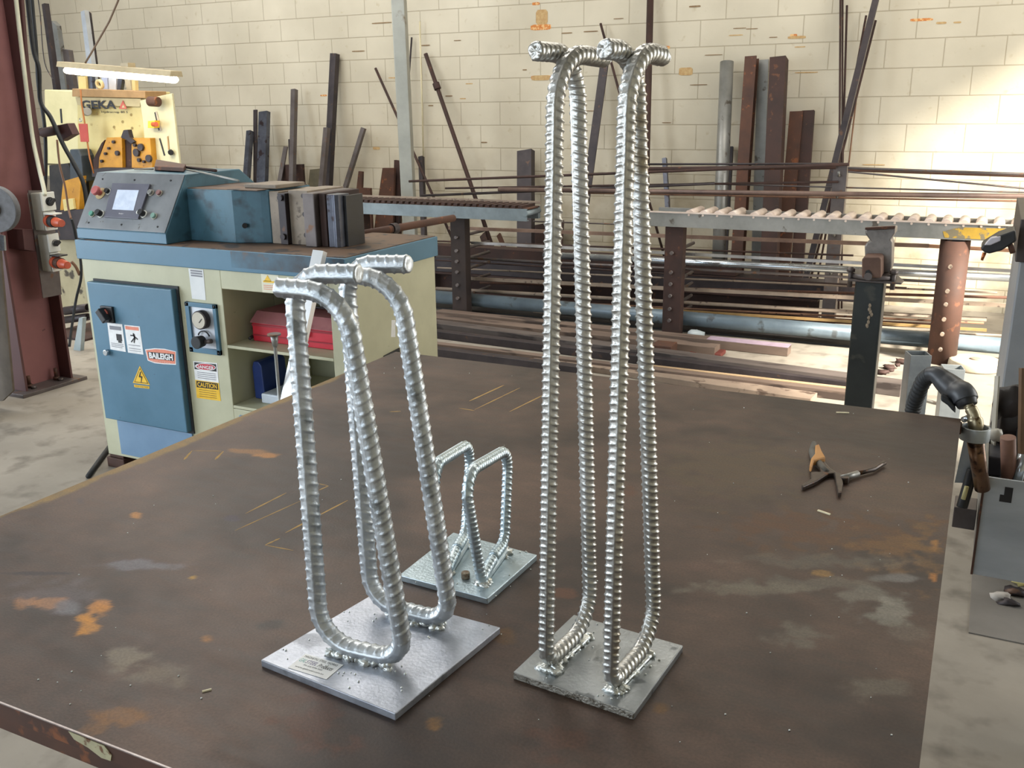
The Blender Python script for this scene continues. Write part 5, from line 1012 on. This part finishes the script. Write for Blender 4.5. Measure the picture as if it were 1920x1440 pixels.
ru = thing('rack_upright', (up_.x, 6.85, 0), 'grey steel rack upright with small hooks behind the right conveyor', 'post')
MB().box((up_.x-.045, 6.81, 0), (up_.x+.045, 6.89, up_.z)).build('column', steel_mid, ru, .004)
for z in (1.06, .92, .66, .40): MB().tube([V((up_.x, 6.81, z)), V((up_.x, 6.76, z)), V((up_.x, 6.74, z+.03))], .008, 8).build('hook', steel_grey, ru)
pp2 = PY(795, 300, 7.0)
# horizontal stock: (x0, y0, x1, y1, thickness px, kind, Y, material, label)
RB = [
 (767, 340, 1592, 308, 5, 'R', 6.72, rust_dark, 'uppermost dark rod, sloping up from the galvanised post to the rack upright'),
 (1205, 308, 1580, 307, 4, 'R', 6.80, steel_dark, 'thin rod just above the upper pair, right of the tall stand'),
 (1206, 317, 1567, 313, 8, 'R', 6.76, rust_dark, 'thick dark rod ending at the grey rack upright'),
 (1590, 315, 1960, 328, 5, 'R', 6.72, steel_mid, 'upper rod running right from the rack upright'),
 (1590, 319.5, 1960, 332, 4, 'R', 6.78, rust, 'second rod running right, just beneath the upper one'),
 (1590, 322, 1960, 357, 3.5, 'R', 6.66, steel_mid, 'thin rod drooping to the right beneath the upper rods'),
 (790, 367, 1340, 344, 5, 'R', 6.76, steel_dark, 'dark rod rising from the left conveyor towards the right'),
 (835, 353, 1572, 341, 4, 'R', 6.80, rust_dark, 'thin rod above the left conveyor running on to the rack upright'),
 (935, 355, 1960, 369, 9, 'P', 6.74, mat('brown_pipe', '5c4a44', '786258', .5, .3, 6), 'brown pipe just above the pale rollers, thickest of the upper rack'),
 (1100, 362, 1960, 378, 3.5, 'R', 6.80, rust_light, 'thin rusty rod under the brown pipe'),
 (1340, 345, 1960, 362, 3, 'R', 6.84, steel_mid, 'thin rod just over the brown pipe'),
 (842, 427, 1742, 461, 7, 'S', 6.5, mat('brown_flat', '6a5346', '8a7060', .55, .2, 6), 'brown square bar, first below the right conveyor beam'),
 (1000, 415, 1500, 432, 3, 'R', 6.6, steel_mid, 'thin rod close under the right conveyor beam'),
 (1700, 459, 1960, 473, 7, 'S', 6.55, rust_light, 'short rusty bar right of the brown square bar'),
 (818, 452, 1600, 479, 3.5, 'R', 6.62, rust_dark, 'thin dark rod between the brown bar and the bright pipe'),
 (884, 455, 1960, 511, 6, 'S', 6.30, mat('bright_bar', '9a9898', 'c0bebe', .3, .7, 5), 'light bar lying just above the broad shiny pipe'),
 (1020, 478, 1960, 524, 14, 'P', 6.44, shiny, 'broad shiny pipe, brightest on the rack'),
 (818, 481, 1790, 530, 5, 'R', 6.34, steel_mid, 'grey rod beneath the broad shiny pipe'),
 (818, 488, 1700, 540, 3, 'R', 6.5, rust_dark, 'thin rusty rod under the grey one'),
 (820, 502, 1870, 549, 3.5, 'R', 6.56, dusty, 'thin dusty rod in the middle of the rack'),
 (860, 521, 1960, 576, 7, 'S', 6.36, dusty, 'dusty square bar at the middle of the rack'),
 (900, 530, 1960, 560, 5, 'R', 6.6, rust, 'rusty rod behind the dusty square bar'),
 (818, 541, 1850, 599, 7, 'P', 6.42, dusty, 'dusty tube sagging over the lower pegs'),
 (900, 560, 1845, 606, 4, 'R', 6.5, rust_light, 'reddish rod below the sagging tube'),
 (840, 566, 1780, 612, 9, 'S', 6.6, rust, 'rusty square bar over the big blue-grey pipe'),
 (1200, 578, 1850, 619, 5, 'S', 6.42, mat('yellow_tip_bar', '9a7a4c', 'b89460', .6, .1, 6), 'tan bar with a yellowish end, low on the rack right side'),
 (1000, 586, 1960, 633, 4, 'R', 6.46, dusty, 'lowest dusty rod, crossing in front of the big pipe'),
 (780, 553, 1960, 656, 27, 'P', 6.30, mat('blue_grey_pipe', '56636e', '73828c', .4, .25, 5, .8, c3='4c5256', s3=10, t3=.62), 'big blue-grey pipe lying at the bottom of the rack'),
]
for x0, y0, x1, y1, th, kd, Y, m_, lb in RB:
    a = PY(x0, y0, Y); b = PY(x1, y1, Y); w_ = th*pxw(a.lerp(b, .5)); mb = MB()
    if kd == 'R': mb.cyl(a, b, w_/2, 8)
    elif kd == 'P': mb.pipe(a, b, w_/2, w_*.09, 20)
    else: mb.sweep(a, b, sq(w_*.9, w_*.9), hollow=sq(w_*.72, w_*.72))
    tag(mb.build({'R': 'steel_rod', 'P': 'steel_pipe', 'S': 'square_bar'}[kd], m_), lb, {'R': 'rod', 'P': 'pipe', 'S': 'bar'}[kd], 'long stock lying on the rack')
# floor stock in front of the rack (px at both ends, width m, height m)
greywood = mat('grey_timber', '5c5450', '7a716c', .7, 0, 10, c3='453e3b', s3=14, t3=.6, stretch=(.25, 1, 1))
stack_a = mat('grey_brown_bar', '4c4441', '6b615c', .6, .2, 7, .8, c3='3a3230', s3=12, t3=.58, stretch=(.25, 1, 1))
stack_b = mat('brown_stack_bar', '594a42', '7a685c', .65, .1, 7, .8, c3='423630', s3=12, t3=.58, stretch=(.25, 1, 1))
FB = [
 (824, 600, 1345, 657, .12, .06, stack_b, 'brown-grey bar just in front of the pink-ended one, second row of the floor stack'),
 (823, 612, 1692, 728, .11, .07, stack_a, 'long dark grey bar running right past the vise post'),
 (823, 626, 1592, 722, .07, .05, steel_dark, 'dark bar hugging the long grey bar, middle of the floor stack'),
 (823, 650, 1592, 741, .06, .05, stack_b, 'narrow brown bar with a gap behind it, front half of the floor stack'),
 (823, 662, 1104, 699, .07, .07, steel_dark, 'short black bar nearest the table at the left of the floor stack'),
 (1010, 672, 1526, 748, .13, .035, mat('pale_flat_bar', '7a6a5e', '9a8878', .6, .1, 7, .8, c3='5a4a40', s3=12, t3=.6), 'flat pale brown bar nearest the work table'),
 (1215, 690, 1590, 733, .03, .04, wood, 'thin tan batten between the long grey bar and the narrow brown bar'),
]
for i, (x0, y0, x1, y1, w_, h_, m_, lb) in enumerate(FB):
    a = PZ(x0, y0, h_/2+.001); b = PZ(x1, y1, h_/2+.001)
    a = a+(a-b).normalized()*.5 if x0 < 900 else a
    tag(MB().sweep(a, b, sq(w_, h_)).build('steel_bar' if m_ is not wood else 'timber_batten', m_, bevel=.002), lb, 'bar' if m_ is not wood else 'batten', 'bars lying on the floor before the rack')
pb_ = thing('boxed_bar', PZ(1380, 645, 0), 'long flat bar whose bare end is topped with pinkish film, rearmost of the floor stack', 'bar', 'bars lying on the floor before the rack')
a = PZ(823, 588, .03); b = PZ(1480, 657, .03)
MB().sweep(a, b, sq(.10, .055)).build('bar', stack_b, pb_, .001); MB().sweep(a.lerp(b, .80)+V((0, 0, .029)), b+V((0, 0, .029)), sq(.098, .003)).build('film', pink_film, pb_)
tag(MB().box(tuple(PZ(1300, 664, 0)-V((.02, .02, 0))), tuple(PZ(1340, 664, 0)+V((.06, .05, .025)))).build('wrapped_block', mat('dull_red', '5c2a24', '6e342c', .6), bevel=.006), 'small dull red block lying among the floor bars', 'block')
tag(MB().box(tuple(PZ(1220, 672, 0)), tuple(PZ(1246, 672, 0)+V((.05, .10, .09)))).build('rusty_block', rust, bevel=.006), 'short rusty block between the floor bars behind the tall stand', 'block')
tag(MB().box((-4.6, 6.33, 0), (-.55, 6.86, .012)).build('rack_shade', mat('rack_shade_black', '1c1a1a', '2a2726', .6, 0, 5)), 'thin black sheet added as the shadow on the floor below the rack rods', 'sheet')  # thin black sheet stands in for the shadow beneath the big pipe
# dark sections added for the shade behind and under the rack
HS = [(-5.6, -1.0, 7.02, 0, .20, .18, rust_dark, 'I', 'large dark rusty beam added as shade on the floor behind the rack posts'),
      (-4.9, -.75, 7.02, .182, .18, .12, steel_dark, 'S', 'dark box section added as shade, stacked on the large rusty beam'),
      (-4.6, -1.6, 7.02, .304, .14, .10, rust_dark, 'C', 'dark rusty section added as shade, topping the stack behind the rack')]
for x0, x1, y_, z_, w_, h_, m_, kd, lb in HS:
    pr_ = [(a_, b_*h_/w_) for a_, b_ in (Ip(w_, w_, .02) if kd == 'I' else sq(w_, w_))]
    tag(MB().sweep((x0, y_, z_+h_/2), (x1, y_, z_+h_/2), pr_).build('steel_beam' if kd == 'I' else 'shade_section', m_, bevel=.003), lb, 'beam' if kd == 'I' else 'section', 'dark sections added as shade behind the rack')  # the steel_beam here is also added as shade
c = PZ(1305, 626, .03); tag(MB().ball(c, .05, 12, (1.2, .8, .6), jit=.3).build('plastic_wrap', mat('pale_plastic', 'aab4b8', 'c8d0d2', .3)), 'crumpled pale plastic lump on the floor behind the pink bar', 'plastic')
mbd = MB(); rnd = random.Random(4)
# ------------------------------------------------------------------ vise on its square post
VY = 4.2
vb = PY(1632, 545, VY)
vs_ = thing('vise_stand', (vb.x, VY+.06, 0), 'black square post carrying a bench vise, beyond the table', 'vise stand')
MB().box((vb.x-.064, VY, .012), (vb.x+.052, VY+.115, PY(1632, 527, VY).z)).build('post', mat('black_post', '2c2f2f', '3c403f', .35, .3, 5, .8, c3='4a4a44', s3=12, t3=.62), vs_, .008)
MB().box((vb.x-.13, VY-.06, 0), (vb.x+.13, VY+.2, .012)).build('base_plate', steel_dark, vs_, .002)
rg = random.Random(8)
mbw = MB()
for (x, y) in [(1631, 573), (1630, 580), (1632, 585), (1634, 590), (1629, 596), (1628, 604), (1626, 611)]:
    mbw.ball(PY(x, y, VY-.001), .009, 8, (.7, .35, 1.1), jit=.4)
mbw.build('weld_drip', mat('dull_weld', '8a7c6a', 'a89884', .6), vs_)
zp = PY(1632, 527, VY).z
MB().prism([V((PY(x, 525, VY-.06).x, y, zp)) for x, y in [(1588, VY-.04), (1690, VY-.04), (1692, VY+.03), (1672, VY+.17), (1600, VY+.17)]], (0, 0, .008)).build('swivel_plate', steel_mid, vs_, .002)
MB().cyl((vb.x, VY+.05, zp+.008), (vb.x, VY+.05, zp+.030), .095, 28).build('swivel_base', steel_mid, vs_, .006)
for sx_ in (-.085, .085): MB().cyl((vb.x+sx_, VY+.0, zp-.03), (vb.x+sx_, VY+.0, zp+.055), .010, 10).cyl((vb.x+sx_, VY+.0, zp+.035), (vb.x+sx_, VY+.0, zp+.05), .018, 6).build('lock_bolt', steel_mid, vs_)
vz0 = zp+.03
zz = lambda y: PY(1635, y, VY).z
MB().prism([PY(x, y, VY+.02) for x, y in [(1623, 515), (1621, 462), (1625, 455), (1632, 452), (1622, 438), (1623, 430), (1679, 427), (1678, 438), (1670, 450), (1673, 455), (1672, 500), (1668, 512)]], (0, .10, 0)).build('fixed_jaw', mat('cast_vise', '6c6662', '8e8883', .45, .5, 12), vs_, .006)
MB().prism([PY(x, y, VY-.09) for x, y in [(1616, 521), (1616, 486), (1620, 482), (1648, 482), (1652, 486), (1652, 521)]], (0, .13, 0)).build('slide_housing', mat('slide_brown', '5a4238', '73584a', .6, .2, 9), vs_, .005)
MB().prism([PY(x, y, VY-.095) for x, y in [(1621, 516), (1623, 508), (1629, 506), (1635, 514), (1635, 521), (1621, 521)]], (0, .006, 0)).build('slide_opening', ink, vs_)
MB().prism([PY(x, y, VY+.0) for x, y in [(1622, 427), (1678, 424), (1678, 429), (1622, 431)]], (0, .02, 0)).build('jaw_face', rust, vs_, .001)
MB().cyl(V((vb.x-.005, VY-.10, zz(512))), V((vb.x-.005, VY-.06, zz(512))), .016, 14).build('lead_screw', steel_mid, vs_, .001)
# ------------------------------------------------------------------ offcut tubes standing on the sunlit floor
def shs(x, y_top, Y, w_, lb, m_, rot=.35):
    p = PY(x, y_top, Y); r = Matrix.Rotation(rot, 2)
    tag(MB().sweep((p.x, Y, 0), (p.x, Y, p.z), [tuple(r @ Vector(q)) for q in sq(w_, w_)], up=(0, 1, 0), hollow=[tuple(r @ Vector(q)) for q in sq(w_-.010, w_-.010)]).build('square_tube', m_, bevel=.001), lb, 'tube', 'galvanised tube offcuts standing on the floor')
galv_tube = mat('dull_galv_tube', '8f9599', 'aab0b3', .45, .5, 8)
shs(1722, 662, 4.4, .088, 'taller galvanised square tube offcut standing on the floor behind the torch', galv_tube)
shs(1787, 688, 4.6, .088, 'shorter galvanised square tube offcut right of the taller one', galv_tube, .2)
c = PZ(1827, 690, 0); gdw = thing('pipe_cap', (c.x, c.y, 0), 'round dusty concrete-coloured disc lying on the floor by the rusty pipe post', 'disc')
MB().cyl((c.x, c.y, 0), (c.x, c.y, .055), .150, 36, r2=.145).build('disc', mat('dusty_disc', 'a89c88', 'bcb09c', .8, 0, 12), gdw, .012); MB().cyl((c.x, c.y, .055), (c.x, c.y, .062), .03, 16).build('hub', dusty, gdw, .002)
for i, (x, y, lb) in enumerate([(1668, 688, 'crumpled dark scrap on the sunlit floor right of the vise post'), (1655, 698, 'curled brown scrap beside the vise post'), (1690, 678, 'thin dark shaving on the floor farther right of the vise post')]):
    c = PZ(x, y, .012); tag(MB().ball(c, .030, 10, (1.3, 1.0, .5), jit=.8).ball(c+V((.04, .03, .01)), .018, 8, (1, 1.2, .6), jit=.8).build('metal_scrap', rust_dark), lb, 'scrap', 'scraps on the sunlit floor')
for i, (x0, y0, x1, y1, lb) in enumerate([(1770, 770, 1806, 745, 'thin grey strip on the sunlit floor under the torch'), (1715, 745, 1760, 757, 'pale flat offcut on the floor left of the torch')]):
    a = PZ(x0, y0, .006); b = PZ(x1, y1, .006); tag(MB().sweep(a, b, sq(.03, .01)).build('metal_strip', steel_grey), lb, 'strip', 'strips on the sunlit floor')
# ------------------------------------------------------------------ welding torch in its holder at the table corner
th_ = thing('torch_holder', PZ(1815, 812, TZ), 'steel ring and pipe torch holder welded to the table corner', 'holder')
hc = PY(1828, 812, 2.24); 
MB().ring(V((hc.x, 2.24, hc.z)), (0, 0, 1), .026, .031, .030, 28).build('ring', galv_tube, th_, .001)
MB().box((TX1-.002, 2.215, TZ-.03), (hc.x-.028, 2.25, TZ-.01)).build('bracket', rust, th_, .002)
pA = PY(1828, 826, 2.24); pB = PY(1842, 916, 2.28); MB().pipe(V((pA.x, 2.24, pA.z)), pB, .0170, .003, 20).build('pipe', mat('brown_shiny_pipe', '5c4030', '8a6a50', .3, .6, 14, c3='3c2a22', s3=30, t3=.55), th_)
to = thing('welding_torch', PY(1800, 770, 2.26), 'black welding torch with a corrugated cable hooked over the table corner', 'welding torch')
P3 = lambda x, y, Y: PY(x, y, Y)
def smooth_path(P, k=6):
    out = []
    for i in range(len(P)-1):
        p0, p1, p2, p3 = P[max(i-1, 0)], P[i], P[i+1], P[min(i+2, len(P)-1)]
        for q in range(k):
            t = q/k; out.append(.5*((2*p1)+(p2-p0)*t+(2*p0-5*p1+4*p2-p3)*t*t+(3*p1-p0-3*p2+p3)*t**3))
    return out+[P[-1]]
hd = smooth_path([P3(1742, 702, 2.34), P3(1755, 702, 2.33), P3(1772, 716, 2.32), P3(1792, 733, 2.30), P3(1805, 740, 2.28), P3(1811, 752, 2.27)])
tp = [0.78+0.55*math.sin(min(1, i/20)*math.pi/2)**2-(0.12*max(0, i-22)/8) for i in range(31)]
MB().tube(hd, .0222, 16, taper=tp[:len(hd)]).build('handle', mat('torch_black', '2c2d31', '383a3e', .42, 0, 12), to)
MB().prism([P3(x, y, 2.255) for x, y in [(1764, 740), (1778, 748), (1790, 762), (1792, 776), (1785, 770), (1776, 760), (1764, 752)]], (0, .022, 0)).build('trigger', mat('torch_trigger', '202124', '2a2c30', .5), to, .004)
MB().cyl(P3(1808, 745, 2.275), P3(1815, 762, 2.265), .0265, 20, r2=.021).build('shroud', black, to, .003)
nk = smooth_path([P3(1808, 752, 2.262), P3(1817, 762, 2.258), P3(1825, 776, 2.25), P3(1829, 792, 2.244), P3(1831, 812, 2.24)])
MB().tube(nk, .0125, 14, taper=[.85]*8+[1.05]*8+[1.3]*5+[1.15]*20).build('neck', brass, to)
cb = smooth_path([P3(1746, 702, 2.34), P3(1733, 712, 2.36), P3(1722, 735, 2.38), P3(1714, 758, 2.40), P3(1709, 790, 2.40), P3(1705, 860, 2.42)], 14)
MB().tube(cb, .0165, 14, ribs=.14).build('cable_boot', black_soft, to)
cbl = smooth_path([cb[-1], V((cb[-1].x-.03, cb[-1].y-.02, .4)), V((cb[-1].x-.15, cb[-1].y-.1, .05)), V((cb[-1].x-.6, cb[-1].y-.3, .016))], 8)
MB().tube(cbl, .013, 12).build('hose', black_soft, to)
p = P3(1808, 786, 2.25); tag(MB().cyl(P3(1806, 787, 2.26), P3(1817, 783, 2.25), .007, 10).build('contact_tip', shiny), 'small bright tip lying at the table corner beside the holder ring', 'tip')
# ------------------------------------------------------------------ grey welder and steel cart at the right edge
wd = thing('welding_machine', (PY(1905, 700, 3.35).x+.25, 3.6, 0), 'tall grey welding machine with dark vents at the right frame edge', 'machine')
xw = PY(1876, 740, 3.35).x
MB().box((xw, 3.35, .06), (xw+.6, 4.1, PY(1905, 490, 3.35).z)).build('body', mat('grey_machine_paint', '7f8184', '8f9194', .45, .1, 3, c3='5c5e60', s3=14, t3=.68), wd, .006)
zt_ = PY(1905, 490, 3.35).z
MB().box((xw-.012, 3.335, zt_), (xw+.6, 4.1, PY(1905, 410, 3.35).z)).build('vent_housing', mat('dark_vent', '3c3432', '4c4340', .5, .3, 9), wd, .003)
for k in range(4): MB().box((xw+.012, 3.328, zt_+.015+k*.036), (xw+.5, 3.336, zt_+.030+k*.036)).build('vent_slot', ink, wd)
MB().box((xw+.10, 3.344, .9-.35), (xw+.13, 3.352, zt_-.02)).build('edge_trim', steel_mid, wd); MB().box((xw, 3.4, 0), (xw+.5, 4.0, .06)).build('base', steel_dark, wd)
gn = thing('spare_torch', PY(1870, 465, 3.2), 'black gun-like tool with a copper tip held at the grey machine, right edge', 'torch')
MB().prism([PY(x, y, 3.22) for x, y in [(1838, 466), (1844, 459), (1872, 442), (1904, 431), (1906, 452), (1878, 470), (1855, 476), (1846, 474)]], (0, .12, 0)).build('body', black, gn, .005)
MB().prism([PY(x, y, 3.215) for x, y in [(1845, 460), (1858, 446), (1877, 443), (1876, 452), (1857, 460)]], (0, .03, 0)).build('clear_cap', mat('pale_cap', 'b0acb4', 'cac6cc', .3), gn, .003)
MB().cyl(PY(1846, 474, 3.235), PY(1841, 488, 3.235), .006, 10, r2=.004).build('tip', copper, gn); MB().cyl(PY(1893, 456, 3.235), PY(1899, 474, 3.24), .008, 10).build('trigger', rust, gn)
crt = thing('steel_cart', (.30, 2.45, 0), 'grey steel tray cart full of tools at the right frame edge', 'cart')
KY = 2.30
A0, A1 = PY(1836, 892, KY), PY(1822, 1076, KY)
cx0_, cz0_, cz1_ = A1.x, A1.z, A0.z
cart_m = mat('scuffed_grey_steel', '9a9fa4', 'b8bdc2', .42, .25, 6, .8, c3='4a4a4c', s3=26, t3=.68, stretch=(.5, 1, 2))
MB().box((cx0_, KY, cz0_), (cx0_+.62, KY+.006, cz1_)).build('front_panel', cart_m, crt, .001)
MB().box((cx0_, KY+.006, cz0_), (cx0_+.006, KY+.40, cz1_)).box((cx0_+.614, KY+.006, cz0_), (cx0_+.62, KY+.40, cz1_)).box((cx0_+.006, KY+.394, cz0_), (cx0_+.614, KY+.40, cz1_)).build('side_panel', steel_grey, crt, .001)
MB().box((cx0_+.006, KY+.006, cz1_-.06), (cx0_+.614, KY+.394, cz1_-.054)).build('tray_bottom', steel_grey, crt)
MB().box((cx0_-.003, KY-.003, cz0_), (cx0_+.002, KY+.003, cz1_)).build('corner_edge', rust, crt)
MB().prism([V((cx0_+.035, KY-.001, cz1_-.055)), V((cx0_+.060, KY-.001, cz1_-.055)), V((cx0_+.060, KY-.001, cz1_-.018)), V((cx0_+.043, KY-.001, cz1_-.018)), V((cx0_+.043, KY-.001, cz1_-.038)), V((cx0_+.035, KY-.001, cz1_-.038))], (0, .001, 0)).build('black_tape', ink, crt)
for yy in (KY+.05, KY+.35): MB().box((cx0_+.42, yy-.02, 0), (cx0_+.46, yy+.02, cz0_)).build('leg', steel_dark, crt, .002)
zt = cz1_-.054
def on_cart(x, y, Y): return PY(x, y, Y)
cg_ = 'tools on the grey cart'
p = PY(1896, 880, 2.42); tag(MB().cyl(V((p.x, 2.42, zt)), PY(1890, 820, 2.40), .017, 18).build('wooden_rod', mat('red_brown_handle', '6a4a40', '84604f', .6, 0, 14)), 'round brown handle with a red end standing in the cart', 'rod', cg_)
p = PY(1916, 890, 2.42); tag(MB().cyl(V((p.x-.01, 2.40, zt)), PY(1919, 852, 2.42), .012, 16).build('silver_tube', shiny), 'bright silver tube standing at the right edge of the cart', 'tube', cg_)
a = PY(1852, 845, 2.5); b = PY(1876, 888, 2.5); tag(MB().box((a.x, 2.46, zt), (b.x, 2.56, a.z)).build('tool_case', mat('dark_tool_case', '2a2a30', '383840', .5), bevel=.004), 'dark boxy tool body in the cart behind the holder pipe', 'tool', cg_)
tag(MB().box((a.x+.06, 2.50, zt), (b.x+.10, 2.62, PY(1880, 815, 2.5).z)).build('battery_pack', black, bevel=.006), 'black box standing in the middle of the cart', 'box', cg_)
p = PY(1900, 790, 2.6)
gl = MB()
for (x, y, r, s_) in [(1898, 762, .045, (1, .8, 1.3)), (1905, 800, .055, (1, .8, 1.3)), (1890, 745, .022, (1.2, .8, .8)), (1912, 840, .06, (1, .8, 1.1))]: gl.ball(PY(x, y, 2.62), r, 16, s_, jit=.25)
gl.box(tuple(V((p.x-.03, 2.58, zt))), tuple(V((p.x+.07, 2.68, PY(1900, 830, 2.62).z))))
tag(gl.build('leather_gloves', mat('dark_leather', '1c1616', '2c2424', .5, 0, 12), bevel=.004), 'dark leather gloves heaped on the cart', 'gloves', cg_)
tag(MB().sweep(PY(1919, 690, 2.5), V((PY(1922, 860, 2.45).x, 2.45, zt)), sq(.016, .012)).build('wooden_stick', mat('brown_stick', '5a4434', '74593f', .7)), 'thin brown stick standing at the right edge of the cart', 'stick', cg_)
tag(MB().sweep(PY(1870, 705, 2.6), V((PY(1862, 855, 2.55).x, 2.55, zt)), sq(.004, .03)).ball(PY(1867, 815, 2.50), .016, 10, jit=.5).build('pale_sheet', mat('pale_strip', 'a8a498', 'bcb8ac', .5)), 'pale curled strip in the cart left of the gloves', 'strip', cg_)
tag(MB().prism([PY(x, y, 2.33) for x, y in [(1808, 822), (1826, 822), (1826, 906), (1790, 905)]], (0, .01, 0)).build('hanging_plate', galv_tube), 'dull grey plate hanging at the table corner behind the holder pipe', 'plate')
pf = thing('wire_brush', PY(1812, 950, 2.30), 'black handled tool with cream stripes beside the table edge', 'brush')
MB().cyl(PY(1803, 952, 2.30), PY(1824, 880, 2.32), .0125, 14).build('handle', black, pf, .003); MB().cyl(PY(1806, 936, 2.287), PY(1813, 912, 2.29), .005, 8).build('stripe', mat('cream_stripe', 'c8c088', 'd6ce9a', .5), pf)
tag(MB().box((cx0_-.055, 2.42, cz0_+.06), (cx0_-.004, 2.50, cz0_+.115)).build('steel_block', steel_mid, bevel=.002), 'grey steel block between table edge and cart', 'block')
# scraps on the floor under the cart
for i, (x, y, r, m_, lb) in enumerate([(1876, 1118, .030, mat('pale_foil', 'b0a8a0', 'c8c0b8', .5), 'pale crumpled scrap on the floor under the cart'), (1892, 1130, .026, steel_dark, 'small dark scrap touching the pale one under the cart'), (1905, 1110, .035, steel_dark, 'larger dark scrap at the right edge under the cart'), (1918, 1092, .03, mat('yellow_rag', 'd8c884', 'e4d698', .6), 'pale yellow scrap at the right edge under the cart')]):
    c = PZ(x, y, .01); tag(MB().ball(c, r, 10, (1.1, .7, .5), jit=.9).build('metal_scrap', m_), lb, 'scrap', 'scraps under the cart')
tag(MB().box((.10, 2.85, .0), (.62, 3.28, .004)).build('cart_shade', mat('floor_shade_grey', '6c6761', '7a756f', .8, 0, 4)), 'dark flat sheet added as the shadow on the floor under the cart', 'sheet')  # darker floor sheet stands in for the shadow below the cart
